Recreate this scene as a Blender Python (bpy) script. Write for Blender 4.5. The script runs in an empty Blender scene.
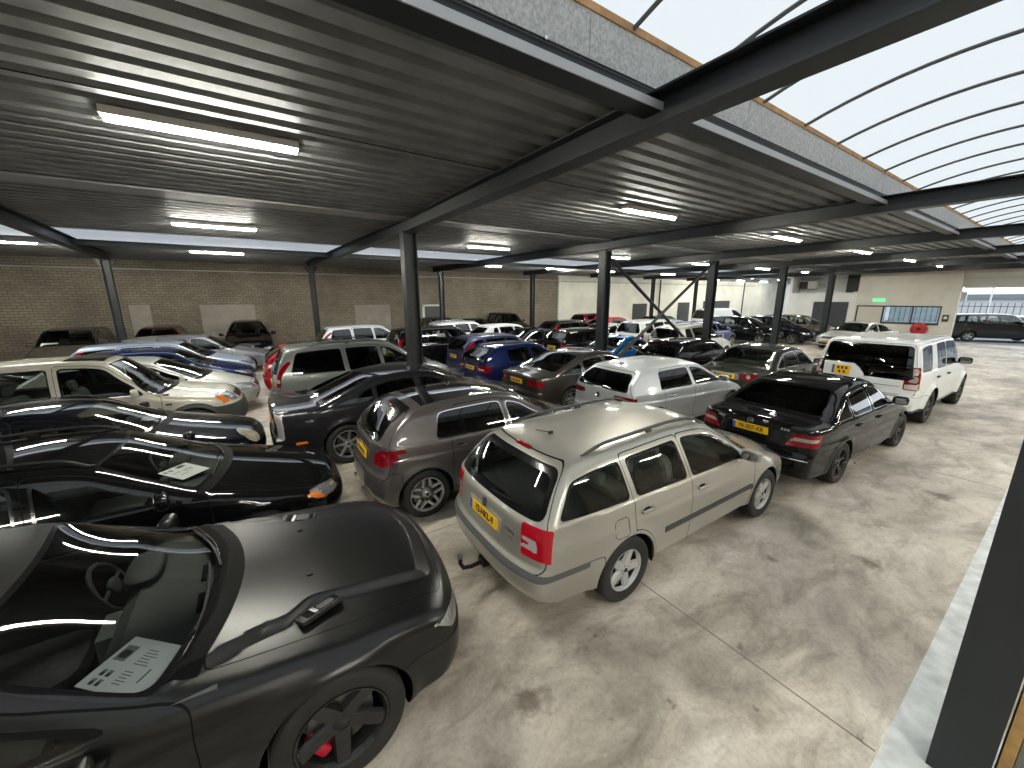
import bpy, math, random
import numpy as np
from mathutils import Matrix, Vector

# ------------------------------------------------------------------ camera, sky, exposure
random.seed(7)
SC = bpy.context.scene
COL = SC.collection
for o in list(COL.objects): bpy.data.objects.remove(o)
CAM_H = 2.8
cam = bpy.data.cameras.new('camera'); cam_o = bpy.data.objects.new('camera', cam); COL.objects.link(cam_o)
cam.sensor_fit = 'HORIZONTAL'; cam.sensor_width = 36.0; cam.lens = 36.0*386.0/1024.0
cam.clip_start = 0.05; cam.clip_end = 300
R = [(0.83066759, -0.12509207, 0.54253417), (-0.55675822, -0.18065698, 0.8107918), (-0.00341104, -0.97555883, -0.21971194)]
cam_o.matrix_world = Matrix(((R[0][0], -R[0][1], -R[0][2], 0), (R[1][0], -R[1][1], -R[1][2], 0), (R[2][0], -R[2][1], -R[2][2], CAM_H), (0, 0, 0, 1)))
SC.camera = cam_o
wd = bpy.data.worlds.new('overcast_sky'); SC.world = wd; wd.use_nodes = True
bg = wd.node_tree.nodes['Background']
bg.inputs[0].default_value = (0.88, 0.95, 1.0, 1); bg.inputs[1].default_value = 2.9
SC.view_settings.view_transform = 'Standard'; SC.view_settings.look = 'None'
SC.view_settings.gamma = 1.0; SC.view_settings.use_curve_mapping = False
SC.view_settings.exposure = 0.0
SC.cycles.use_denoising = True
SC.cycles.max_bounces = 8; SC.cycles.diffuse_bounces = 4; SC.cycles.glossy_bounces = 4; SC.cycles.transparent_max_bounces = 16
SC.cycles.sample_clamp_indirect = 6.0
TUBE_POWER = 330.0
# ------------------------------------------------------------------ materials
MAT = {}
def new_mat(name):
    m = bpy.data.materials.new(name); m.use_nodes = True
    nt = m.node_tree; nt.nodes.clear()
    out = nt.nodes.new('ShaderNodeOutputMaterial')
    return m, nt, out

def pbr(key, col, rough=0.5, metal=0.0, coat=0.0, spec=0.5, noise=None, bump=None, emit=None, coat_rough=0.03):
    """Principled surface; noise = (scale, amount) mottles the colour, bump = (scale, strength)."""
    m, nt, out = new_mat(key)
    p = nt.nodes.new('ShaderNodeBsdfPrincipled')
    p.inputs['Base Color'].default_value = (*col, 1)
    p.inputs['Roughness'].default_value = rough; p.inputs['Metallic'].default_value = metal
    p.inputs['Coat Weight'].default_value = coat; p.inputs['Coat Roughness'].default_value = coat_rough
    p.inputs['Specular IOR Level'].default_value = spec
    nt.links.new(p.outputs[0], out.inputs[0])
    if emit:
        p.inputs['Emission Color'].default_value = (*emit[0], 1); p.inputs['Emission Strength'].default_value = emit[1]
    if noise or bump:
        tc = nt.nodes.new('ShaderNodeTexCoord')
    if noise:
        n = nt.nodes.new('ShaderNodeTexNoise'); n.inputs['Scale'].default_value = noise[0]; n.inputs['Detail'].default_value = 5
        nt.links.new(tc.outputs['Object'], n.inputs['Vector'])
        r = nt.nodes.new('ShaderNodeValToRGB'); a = noise[1]
        r.color_ramp.elements[0].position = 0.3; r.color_ramp.elements[1].position = 0.7
        r.color_ramp.elements[0].color = (*[c*(1-a) for c in col], 1); r.color_ramp.elements[1].color = (*[min(1, c*(1+a)) for c in col], 1)
        nt.links.new(n.outputs['Fac'], r.inputs[0]); nt.links.new(r.outputs[0], p.inputs['Base Color'])
    if bump:
        n2 = nt.nodes.new('ShaderNodeTexNoise'); n2.inputs['Scale'].default_value = bump[0]
        nt.links.new(tc.outputs['Object'], n2.inputs['Vector'])
        bp = nt.nodes.new('ShaderNodeBump'); bp.inputs['Strength'].default_value = bump[1]; bp.inputs['Distance'].default_value = 0.01
        nt.links.new(n2.outputs['Fac'], bp.inputs['Height']); nt.links.new(bp.outputs[0], p.inputs['Normal'])
    MAT[key] = m
    return m

def paint(key, col, metal=0.35, rough=0.35, coat=1.0, dust=0.0, spec=0.0):
    """Car lacquer: metallic base under a clear coat, with a faint film of dust."""
    m, nt, out = new_mat(key)
    p = nt.nodes.new('ShaderNodeBsdfPrincipled')
    p.inputs['Base Color'].default_value = (*col, 1)
    p.inputs['Metallic'].default_value = metal; p.inputs['Roughness'].default_value = rough
    p.inputs['Coat Weight'].default_value = coat; p.inputs['Specular IOR Level'].default_value = spec
    tc = nt.nodes.new('ShaderNodeTexCoord')
    n = nt.nodes.new('ShaderNodeTexNoise'); n.inputs['Scale'].default_value = 1.7; n.inputs['Detail'].default_value = 6
    nt.links.new(tc.outputs['Object'], n.inputs['Vector'])
    mr = nt.nodes.new('ShaderNodeMapRange'); mr.inputs['To Min'].default_value = 0.01; mr.inputs['To Max'].default_value = 0.055+dust
    nt.links.new(n.outputs['Fac'], mr.inputs['Value']); nt.links.new(mr.outputs[0], p.inputs['Coat Roughness'])
    nt.links.new(p.outputs[0], out.inputs[0])
    MAT[key] = m
    return m

def glass_mat(key, tint, refl=1.0):
    m, nt, out = new_mat(key)
    tr = nt.nodes.new('ShaderNodeBsdfTransparent'); tr.inputs[0].default_value = (*tint, 1)
    gl = nt.nodes.new('ShaderNodeBsdfGlossy'); gl.inputs['Roughness'].default_value = 0.02; gl.inputs[0].default_value = (refl, refl, refl, 1)
    fr = nt.nodes.new('ShaderNodeFresnel'); fr.inputs['IOR'].default_value = 1.55
    mx = nt.nodes.new('ShaderNodeMixShader')
    nt.links.new(fr.outputs[0], mx.inputs[0]); nt.links.new(tr.outputs[0], mx.inputs[1]); nt.links.new(gl.outputs[0], mx.inputs[2])
    nt.links.new(mx.outputs[0], out.inputs[0])
    MAT[key] = m
    return m

pbr('black_plastic', (0.009, 0.009, 0.0095), 0.5, spec=0.25)
pbr('grey_plastic', (0.085, 0.087, 0.09), 0.6)
pbr('dark_plastic', (0.045, 0.047, 0.05), 0.6)
pbr('black_gloss', (0.008, 0.008, 0.009), 0.12)
pbr('gap', (0.006, 0.006, 0.006), 0.8, spec=0.1)
pbr('chrome', (0.75, 0.76, 0.78), 0.12, 1.0)
pbr('alloy', (0.55, 0.56, 0.57), 0.28, 0.85)
pbr('alloy_white', (0.58, 0.58, 0.58), 0.32, 0.7)
pbr('alloy_black', (0.012, 0.012, 0.013), 0.35, 0.2, 0.4)
pbr('rim_dark', (0.012, 0.012, 0.012), 0.5)
pbr('tyre', (0.016, 0.016, 0.016), 0.75, noise=(6, 0.3))
pbr('rubber_dark', (0.007, 0.007, 0.007), 0.9, spec=0.1)
pbr('disc', (0.16, 0.155, 0.15), 0.4, 0.8)
pbr('caliper_red', (0.45, 0.01, 0.03), 0.35)
pbr('lamp_red', (0.22, 0.002, 0.008), 0.3, 0.0, 1.0, spec=0.0)
pbr('lamp_bright_red', (0.42, 0.006, 0.018), 0.3, 0.0, 1.0, spec=0.0)
pbr('lamp_dark_red', (0.16, 0.004, 0.008), 0.10, 0.0, 1.0)
pbr('lamp_clear_seg', (0.66, 0.58, 0.57), 0.25, 0.35, 1.0)
pbr('lamp_grey_seg', (0.42, 0.39, 0.39), 0.25, 0.3, 1.0)
pbr('lamp_clear', (0.42, 0.43, 0.43), 0.2, 0.7, 1.0, noise=(14, 0.25))
pbr('lamp_yellowed', (0.55, 0.50, 0.38), 0.16, 0.35, 1.0, noise=(10, 0.3))
pbr('lamp_amber', (0.75, 0.19, 0.02), 0.15, 0.0, 1.0)
pbr('grille', (0.012, 0.012, 0.013), 0.4)
pbr('mirror', (0.30, 0.31, 0.32), 0.02, 1.0)
pbr('dash', (0.035, 0.037, 0.036), 0.7, bump=(220, 0.3))
pbr('dash_green', (0.055, 0.062, 0.058), 0.65, bump=(220, 0.3))
pbr('seat', (0.035, 0.035, 0.037), 0.85, noise=(25, 0.2))
pbr('lining_grey', (0.13, 0.135, 0.13), 0.85)
pbr('seat_grey', (0.21, 0.215, 0.205), 0.85, noise=(25, 0.2))
pbr('seat_cream', (0.36, 0.32, 0.25), 0.7)
pbr('lining', (0.03, 0.03, 0.031), 0.85)
pbr('lining_light', (0.28, 0.275, 0.26), 0.85)
pbr('plate_yellow', (0.90, 0.52, 0.010), 0.38)
pbr('plate_blue', (0.02, 0.10, 0.42), 0.4)
pbr('plate_text', (0.012, 0.012, 0.012), 0.5)
pbr('paper', (0.93, 0.93, 0.92), 0.8)
pbr('ink', (0.05, 0.05, 0.055), 0.8)
pbr('ink_grey', (0.30, 0.30, 0.31), 0.8)
glass_mat('glass', (0.60, 0.65, 0.62))
glass_mat('glass_light', (0.80, 0.85, 0.82))
glass_mat('glass_ws', (0.84, 0.87, 0.85))
glass_mat('glass_privacy', (0.055, 0.055, 0.06))
glass_mat('glass_black', (0.015, 0.015, 0.017))
pbr('cowl_black', (0.004, 0.004, 0.004), 0.6, spec=0.06)
pbr('matte_black', (0.005, 0.0051, 0.0050), 0.29, 0.0, spec=0.45, noise=(1.5, 0.08))
pbr('matte_trim', (0.012, 0.012, 0.012), 0.42)
pbr('scoop_metal', (0.30, 0.30, 0.31), 0.3, 0.8)
pbr('roof_glass', (0.006, 0.006, 0.007), 0.05, 0.0, 1.0)
for k, c, mt, ro in [('paint_black', (0.005, 0.005, 0.0055), 0.0, 0.3), ('paint_black_blue', (0.006, 0.007, 0.011), 0.1, 0.3), ('paint_black_dusty', (0.011, 0.0105, 0.010), 0.0, 0.4), ('paint_graphite', (0.018, 0.019, 0.022), 0.3, 0.35),
        ('paint_warm_grey', (0.125, 0.112, 0.112), 0.55, 0.38), ('paint_beige', (0.40, 0.385, 0.345), 0.55, 0.38), ('paint_silver_white', (0.54, 0.57, 0.59), 0.5, 0.4), ('paint_white', (0.80, 0.82, 0.83), 0.0, 0.4),
        ('paint_dark_green', (0.032, 0.034, 0.030), 0.45, 0.35), ('paint_brown', (0.055, 0.047, 0.042), 0.5, 0.35), ('paint_navy', (0.008, 0.016, 0.075), 0.2, 0.35), ('paint_slate_blue', (0.035, 0.048, 0.105), 0.4, 0.35),
        ('paint_cream', (0.56, 0.535, 0.46), 0.3, 0.4), ('paint_silver', (0.56, 0.57, 0.545), 0.4, 0.4), ('paint_green_grey', (0.20, 0.215, 0.205), 0.5, 0.4), ('paint_ice_blue', (0.33, 0.385, 0.47), 0.45, 0.4),
        ('paint_mid_grey', (0.20, 0.205, 0.225), 0.5, 0.4), ('paint_red', (0.42, 0.010, 0.022), 0.05, 0.35), ('paint_maroon', (0.11, 0.010, 0.015), 0.2, 0.35), ('paint_umber', (0.085, 0.072, 0.060), 0.2, 0.5),
        ('paint_blue', (0.015, 0.12, 0.34), 0.3, 0.35), ('paint_purple_blue', (0.16, 0.18, 0.36), 0.4, 0.4), ('paint_pale_green', (0.10, 0.22, 0.10), 0.2, 0.4), ('paint_bronze', (0.13, 0.115, 0.095), 0.4, 0.4)]:
    paint(k, c, mt, ro, coat=0.75 if max(c) < 0.02 else 1.0)
# ------------------------------------------------------------------ helpers
def pchip(pts, n=2400, lo=-1.5, hi=7.5):
    xs = np.array([p[0] for p in pts], float); ys = np.array([p[1] for p in pts], float)
    h = np.diff(xs); d = np.diff(ys)/h
    m = np.zeros(len(xs))
    if len(xs) > 2:
        for i in range(1, len(xs)-1):
            if d[i-1]*d[i] > 0:
                w1 = 2*h[i]+h[i-1]; w2 = h[i]+2*h[i-1]
                m[i] = (w1+w2)/(w1/d[i-1]+w2/d[i])
    m[0] = d[0]; m[-1] = d[-1]
    X = np.linspace(lo, hi, n)
    i = np.clip(np.searchsorted(xs, X)-1, 0, len(h)-1)
    t = (X-xs[i])/h[i]
    Y = (2*t**3-3*t**2+1)*ys[i]+(t**3-2*t**2+t)*h[i]*m[i]+(-2*t**3+3*t**2)*ys[i+1]+(t**3-t**2)*h[i]*m[i+1]
    Y = np.where(X < xs[0], ys[0]+(X-xs[0])*m[0], Y)
    Y = np.where(X > xs[-1], ys[-1]+(X-xs[-1])*m[-1], Y)
    return X, Y

def tab(pts, **k):
    X, Y = pchip(pts, **k)
    return lambda x: np.interp(x, X, Y)

def smax(a, b, k):
    h = np.maximum(k-np.abs(a-b), 0)/k
    return np.maximum(a, b)+h*h*k*0.25

def sdf_poly(px, py, poly):
    P = np.array(poly, float); n = len(P)
    d = np.full(px.shape, 1e9); s = np.ones(px.shape)
    for i in range(n):
        a = P[i]; b = P[i-1]
        ex, ey = b[0]-a[0], b[1]-a[1]
        wx, wy = px-a[0], py-a[1]
        t = np.clip((wx*ex+wy*ey)/(ex*ex+ey*ey+1e-12), 0, 1)
        d = np.minimum(d, (wx-ex*t)**2+(wy-ey*t)**2)
        c1 = py >= a[1]; c2 = py < b[1]; c3 = ex*wy > ey*wx
        flip = (c1 & c2 & c3) | (~c1 & ~c2 & ~c3)
        s = np.where(flip, -s, s)
    return s*np.sqrt(d)

class Shape:
    """Outer surface of one car as a smooth implicit form; x from the rear (0) to the front (L)."""
    def __init__(self, S):
        self.S = S
        L, W, H = S['L'], S['W'], S['H']
        self.L, self.W, self.H = L, W, H
        self.hw = W/2
        self.xf = L-S['fo']; self.xr = self.xf-S['wb']
        self.wr = S['wr']; self.ra = S.get('ra', self.wr+0.055)
        self.top = tab(S['top'])
        X, Y = pchip(S['top']); dY = np.gradient(Y, X)
        self.dtop = lambda x: np.interp(x, X, dY)
        self.belt = tab(S['belt'])
        e = S.get('taper', (0.10, 0.10))
        hw = self.hw
        self.plan = tab(S.get('plan') or [(-0.2, hw*(0.955-e[0])), (0.25, hw*(0.985-e[0]*0.45)), (0.9, hw*0.995), (L*0.45, hw), (L-1.1, hw*0.992), (L-0.45, hw*(0.985-e[1]*0.35)), (L+0.1, hw*(0.95-e[1]))])
        fr = S.get('front', [(0.12, 0.16), (0.25, 0.07), (0.45, 0.0), (0.58, 0.02), (0.75, 0.09), (0.95, 0.25)])
        rr = S['rear']
        self.fdx = tab(fr, lo=-0.5, hi=2.6); self.rdx = tab(rr, lo=-0.5, hi=2.6)
        self.cf = S.get('cf', 0.34); self.cr = S.get('cr', 0.14)
        self.bf = S.get('bf', 0.24); self.br = S.get('br', 0.12)
        self.crown = S.get('crown', 0.05)
        self.tum = S.get('tum', 0.40); self.tumc = S.get('tumc', 0.22)
        self.k12 = S.get('k', 0.10)
        self.zbot = S.get('zbot', 0.215)
        self.flare = S.get('flare', 0.018)
        self.creases = S.get('crease', [])
        self.G = tab(S.get('G', [(0.0, 0.90), (0.2, 0.945), (0.35, 0.972), (0.55, 0.992), (0.72, 1.0), (0.88, 0.99), (1.0, 0.972)]), lo=-0.5, hi=1.5)
        self.shoulder = S.get('shoulder', 0.012)
        self.xm = S.get('xm', L*0.5)

    def bow(self, x):
        t = np.clip((x-self.xm)/0.5, -1, 1)
        t = t*(1.5-0.5*t*t)
        return np.where(t > 0, t*self.bf, t*self.br)

    def T(self, x, u):
        u2 = np.minimum(u, 1.1)**2
        return self.top(x+self.bow(x)*u2)-self.crown*u2

    def side(self, x, z):
        zb = self.belt(x); w = self.plan(x)
        dz = z-zb
        y = w*self.G(np.clip(z/zb, 0, 1.0))
        sp = 0.5*(dz+np.sqrt(dz*dz+0.0009))
        y = y-self.tum*sp-self.tumc*sp*sp-self.shoulder*np.clip(dz/0.02, 0, 1)
        for (za, zf, hgt, wid) in self.creases:
            zc = za+(zf-za)*np.clip(x/self.L, 0, 1)
            t = (z-zc)/wid
            y = y+hgt*np.where(t > 0, np.exp(-t*t*3), np.exp(-t*t*0.5))*np.where(z < zb+0.02, 1, 0)
        if self.flare:
            for xw in (self.xr, self.xf):
                rho = np.sqrt((x-xw)**2+(z-self.wr)**2)
                y = y+self.flare*np.exp(-(np.maximum(rho-self.ra, 0)/0.06)**2)*np.where(rho > 0.1, 1, 0)
        return y

    def F(self, x, y, z):
        ay = np.abs(y); w = self.plan(x); u = np.minimum(ay/w, 1.1)
        u2 = u*u
        xs = x+self.bow(x)*u2
        T = self.top(xs)-self.crown*u2
        for fn in self.S.get('bumps', ()):
            T = T+fn(xs, ay)
        sl = self.dtop(xs)
        d1 = (z-T)/np.sqrt(1+sl*sl)
        d2 = (ay-self.side(x, z))/np.where(z > self.belt(x), 1.1, 1.0)
        uu = np.minimum(ay/self.hw, 1.1)
        d3 = x-(self.L-self.fdx(z)-self.cf*uu**3.2)
        d4 = (self.rdx(z)+self.cr*uu**3.2)-x
        d5 = self.zbot-z
        r = smax(d1, d2, self.k12)
        r = smax(r, d3, self.S.get('kf', 0.09)); r = smax(r, d4, self.S.get('kr', 0.07))
        return smax(r, d5, 0.05)

    def root(self, ox, oy, oz, dx, dy, dz, rmax):
        lo = np.zeros(np.broadcast(ox, dx).shape); hi = lo+rmax
        for _ in range(26):
            m = 0.5*(lo+hi)
            v = self.F(ox+dx*m, oy+dy*m, oz+dz*m) < 0
            lo = np.where(v, m, lo); hi = np.where(v, hi, m)
        return 0.5*(lo+hi)

    def sy(self, x, z):      # half width on the side at (x, z)
        x = np.asarray(x, float); z = np.asarray(z, float)
        return self.root(x, 0*x, z, 0*x, 0*x+1, 0*x, 1.4)
    def tz(self, x, y):      # top height at (x, y)
        x = np.asarray(x, float); y = np.asarray(y, float)
        return 0.5+self.root(x, y, 0*x+0.5, 0*x, 0*x, 0*x+1, 2.2)
    def rx(self, y, z):      # rear x at (y, z)
        y = np.asarray(y, float); z = np.asarray(z, float)
        return 1.3-self.root(0*y+1.3, y, z, 0*y-1, 0*y, 0*y, 2.0)
    def fx(self, y, z):
        y = np.asarray(y, float); z = np.asarray(z, float)
        return self.L-0.9+self.root(0*y+self.L-0.9, y, z, 0*y+1, 0*y, 0*y, 1.5)
    def grad(self, P):
        e = 0.002; x, y, z = P[:, 0], P[:, 1], P[:, 2]
        g = np.stack([self.F(x+e, y, z)-self.F(x-e, y, z), self.F(x, y+e, z)-self.F(x, y-e, z), self.F(x, y, z+e)-self.F(x, y, z-e)], 1)
        g[np.abs(y) < 1e-4, 1] = 0
        n = np.linalg.norm(g, axis=1, keepdims=True)
        return g/np.maximum(n, 1e-9)

    def shell(self, res):
        L = self.L; z0 = 0.62; xa, xb = 0.62, L-0.72
        nphi = int(2.9/res); ncap = max(8, int(0.95/res)); nst = int((xb-xa)/res)
        phi = np.linspace(-math.pi/2, math.pi/2, nphi+1)
        al = np.linspace(math.pi/2, 0, ncap+1)[:-1]
        rows = []
        for a in al: rows.append((xa, -math.sin(a), math.cos(a)))
        for s in np.linspace(xa, xb, nst+1): rows.append((s, 0.0, 1.0))
        for a in al[::-1]: rows.append((xb, math.sin(a), math.cos(a)))
        R = np.array(rows)
        ox = np.repeat(R[:, 0], nphi+1); dx = np.repeat(R[:, 1], nphi+1); c = np.repeat(R[:, 2], nphi+1)
        ph = np.tile(phi, len(R))
        dy = c*np.cos(ph); dz = c*np.sin(ph)
        r = self.root(ox, 0*ox, 0*ox+z0, dx, dy, dz, 2.6)
        V = np.stack([ox+dx*r, dy*r, z0+dz*r], 1)
        V[np.abs(np.cos(ph)) < 1e-6, 1] = 0
        V[c < 1e-9, 1] = 0
        n = nphi+1
        F = []
        for i in range(len(R)-1):
            b = i*n
            for j in range(nphi):
                F.append((b+j, b+j+1, b+n+j+1, b+n+j))
        return V, F

def cut(V, F, vals):
    """Split every face of the mesh along vals = 0 (new corners on the crossing edges)."""
    vals = np.where(np.abs(vals) < 1e-6, 1e-6, vals)
    sg = (vals > 0).tolist(); vl = vals.tolist()
    newV = []; base = len(V); emap = {}; out = []
    Vl = V
    def mid(a, b):
        k = (a, b) if a < b else (b, a)
        if k not in emap:
            t = vl[a]/(vl[a]-vl[b])
            emap[k] = base+len(newV)
            newV.append(Vl[a]+(Vl[b]-Vl[a])*t)
        return emap[k]
    for f in F:
        s0 = sg[f[0]]; same = True
        for i in f:
            if sg[i] != s0: same = False; break
        if same:
            out.append(f); continue
        seq = []; cr = []
        n = len(f)
        for i in range(n):
            a = f[i]; b = f[(i+1) % n]
            seq.append(a)
            if sg[a] != sg[b]:
                cr.append(len(seq)); seq.append(mid(a, b))
        if len(cr) == 2:
            i, j = cr
            out.append(tuple(seq[i:j+1])); out.append(tuple(seq[j:]+seq[:i+1]))
        else:
            out.append(tuple(seq))
    if newV: V = np.vstack([V, np.array(newV)])
    return V, out

def superell(a, b, c, e=0.35, nu=16, nv=10):
    """Rounded box with half sizes a, b, c."""
    def p(t, k): return np.sign(t)*np.abs(t)**k
    V = []; F = []
    for i in range(nv+1):
        ph = -math.pi/2+math.pi*i/nv
        for j in range(nu):
            th = 2*math.pi*j/nu
            V.append((a*p(math.cos(ph), e)*p(math.cos(th), e), b*p(math.cos(ph), e)*p(math.sin(th), e), c*p(math.sin(ph), e)))
    for i in range(nv):
        for j in range(nu):
            F.append((i*nu+j, i*nu+(j+1) % nu, (i+1)*nu+(j+1) % nu, (i+1)*nu+j))
    return np.array(V, float), F

def rotm(rx=0, ry=0, rz=0):
    cx, sx, cy, sy, cz, sz = math.cos(rx), math.sin(rx), math.cos(ry), math.sin(ry), math.cos(rz), math.sin(rz)
    X = np.array([[1, 0, 0], [0, cx, -sx], [0, sx, cx]]); Y = np.array([[cy, 0, sy], [0, 1, 0], [-sy, 0, cy]]); Z = np.array([[cz, -sz, 0], [sz, cz, 0], [0, 0, 1]])
    return Z @ Y @ X

class MB:
    """Collects vertices and faces for one mesh."""
    def __init__(self): self.V = []; self.F = []; self.M = []; self.n = 0
    def add(self, V, F, mi=0, loc=(0, 0, 0), rot=None):
        V = np.asarray(V, float)
        if rot is not None: V = V @ rot.T
        V = V+np.array(loc)
        self.V.append(V); self.F += [tuple(i+self.n for i in f) for f in F]; self.M += [mi]*len(F); self.n += len(V)
        return self
    def box(self, x0, x1, y0, y1, z0, z1, mi=0, rot=None, loc=(0, 0, 0)):
        V = [(x, y, z) for x in (x0, x1) for y in (y0, y1) for z in (z0, z1)]
        return self.add(V, [(0, 1, 3, 2), (4, 6, 7, 5), (0, 4, 5, 1), (2, 3, 7, 6), (0, 2, 6, 4), (1, 5, 7, 3)], mi, loc, rot)
    def rbox(self, cx, cy, cz, a, b, c, mi=0, rot=None, e=0.3, nu=16, nv=10):
        V, F = superell(a, b, c, e, nu, nv)
        return self.add(V, F, mi, (cx, cy, cz), rot)
    def lathe(self, prof, n=32, mi=0, loc=(0, 0, 0), rot=None, close=False):
        """prof: (radius, y) pairs turned about the y axis."""
        V = []; F = []; m = len(prof)
        for j in range(n):
            t = 2*math.pi*j/n
            for r, y in prof: V.append((r*math.cos(t), y, r*math.sin(t)))
        for j in range(n):
            k = (j+1) % n
            for i in range(m-1): F.append((j*m+i, j*m+i+1, k*m+i+1, k*m+i))
        return self.add(V, F, mi, loc, rot)
    def tube(self, pts, r, n=8, mi=0, cap=True):
        P = [np.array(p, float) for p in pts]; V = []; F = []
        for i, p in enumerate(P):
            d = P[min(i+1, len(P)-1)]-P[max(i-1, 0)]; d /= np.linalg.norm(d)+1e-9
            up = np.array([0, 0, 1.0]) if abs(d[2]) < 0.9 else np.array([1.0, 0, 0])
            a = np.cross(d, up); a /= np.linalg.norm(a); b = np.cross(a, d)
            rr = r[i] if isinstance(r, (list, tuple)) else r
            for j in range(n):
                t = 2*math.pi*j/n
                V.append(p+a*rr*math.cos(t)+b*rr*math.sin(t))
        for i in range(len(P)-1):
            for j in range(n):
                k = (j+1) % n
                F.append((i*n+j, i*n+k, (i+1)*n+k, (i+1)*n+j))
        if cap: F += [tuple(range(n))[::-1], tuple(range((len(P)-1)*n, len(P)*n))]
        return self.add(V, F, mi)
    def prism(self, poly, y0, y1, mi=0, loc=(0, 0, 0), rot=None):
        """(x, z) polygon extruded along y."""
        n = len(poly)
        V = [(p[0], y0, p[1]) for p in poly]+[(p[0], y1, p[1]) for p in poly]
        F = [tuple(range(n)), tuple(range(2*n-1, n-1, -1))]+[(i, i+n, (i+1) % n+n, (i+1) % n) for i in range(n)]
        return self.add(V, F, mi, loc, rot)
    def build(self, name, mats, parent=None, smooth=True, bevel=0, angle=40):
        if not self.V: return None
        V = np.vstack(self.V)
        o = raw_mesh(name, V, self.F, self.M, mats, parent, smooth, None)
        if smooth: o.data.set_sharp_from_angle(angle=math.radians(angle))
        if bevel:
            md = o.modifiers.new('bevel', 'BEVEL'); md.width = bevel; md.segments = 2; md.limit_method = 'ANGLE'
        return o

def raw_mesh(name, V, F, M, mats, parent=None, smooth=True, normals=None):
    me = bpy.data.meshes.new(name)
    me.from_pydata([tuple(v) for v in V], [], [tuple(f) for f in F])
    if not isinstance(mats, (list, tuple)): mats = [mats]
    for m in mats: me.materials.append(m)
    if M is not None and len(mats) > 1: me.polygons.foreach_set('material_index', np.array(M, dtype=np.int32))
    me.polygons.foreach_set('use_smooth', np.full(len(me.polygons), bool(smooth)))
    me.update()
    if normals is not None: me.normals_split_custom_set_from_vertices([tuple(n) for n in normals])
    o = bpy.data.objects.new(name, me); COL.objects.link(o)
    if parent is not None: o.parent = parent
    return o

def shade_lbl(V, F, ids, N):
    """Keep only the corners that the given faces use."""
    used = sorted({i for k in ids for i in F[k]})
    mp = {u: n for n, u in enumerate(used)}
    return V[used], [tuple(mp[i] for i in F[k]) for k in ids], N[used]

def rim_mesh(R, width, st):
    """One alloy wheel: barrel, lip, hub and spokes; outer face towards +y at y = 0."""
    b = MB(); n = st.get('n', 5); w0, w1 = st.get('w', (0.035, 0.026)); ds = st.get('dish', 0.03)
    b.lathe([(R*0.965, -width), (R*0.93, -width*0.9), (R*0.90, -width*0.5), (R*0.93, -0.03), (R*0.965, 0.0), (R*1.0, 0.004), (R*1.0, -0.012)], 40, 1)
    b.lathe([(R*0.90, -0.034), (R*0.935, -0.012), (R*0.965, 0.003), (R*1.0, 0.006), (R*1.012, -0.008)], 40, 0)
    b.lathe([(0.0, -ds+0.012), (0.022, -ds+0.012), (0.027, -ds+0.008), (0.058, -ds), (0.072, -ds-0.02), (0.072, -ds-0.05)], 24, 0)
    b.lathe([(0.0, -ds+0.016), (0.02, -ds+0.015), (0.024, -ds+0.01)], 16, 1)
    tw = st.get('twin', 0)
    for i in range(n):
        for s in ((-tw, tw) if tw else (0,)):
            a = 2*math.pi*i/n+math.pi/2
            V = []
            for (r, w, y, th) in ((0.045, w0, -ds, 0.03), (R*0.5, (w0+w1)/2, -ds*0.75-0.004, 0.026), (R*0.94, w1, -0.012, 0.022)):
                off = s*(0.35+0.65*r/R)*2 if tw else 0
                for (dw, dy) in ((-w, -th), (-w*0.72, 0.0), (w*0.72, 0.0), (w, -th)):
                    V.append((r, y+dy, dw+off))
            F = []
            for k in range(2):
                for j in range(3): F.append((k*4+j, k*4+j+1, k*4+4+j+1, k*4+4+j))
                F.append((k*4+3, k*4, k*4+4, k*4+7))
            F += [(0, 3, 2, 1), (8, 9, 10, 11)]
            V = np.array(V); c, sn = math.cos(a), math.sin(a)
            V2 = np.stack([V[:, 0]*c-V[:, 2]*sn, V[:, 1], V[:, 0]*sn+V[:, 2]*c], 1)
            b.add(V2, F, st.get('mi', 0))
    for i in range(5):
        a = 2*math.pi*(i+0.5)/5+math.pi/2
        b.lathe([(0, 0.004), (0.007, 0.004), (0.008, -0.01)], 8, 1, loc=(0.043*math.cos(a), -ds+0.001, 0.043*math.sin(a)))
    return b

def tyre_mesh(R, r, width):
    w = width
    prof = [(r*0.98, -w), (r*1.02, -w*1.02), (R*0.90, -w*1.03), (R*0.965, -w*0.985), (R*0.992, -w*0.92), (R, -w*0.8)]
    for k in range(4):
        y = -w*(0.8-0.2*k)
        prof += [(R, y+w*0.085), (R-0.008, y+w*0.1), (R-0.008, y+w*0.115), (R, y+w*0.13)]
    prof += [(R*0.992, -w*0.06), (R*0.965, 0.006), (R*0.90, 0.011), (r*1.05, 0.004), (r*1.0, -0.004), (r*0.98, -0.02)]
    b = MB(); b.lathe(prof, 48, 0)
    return b

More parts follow.
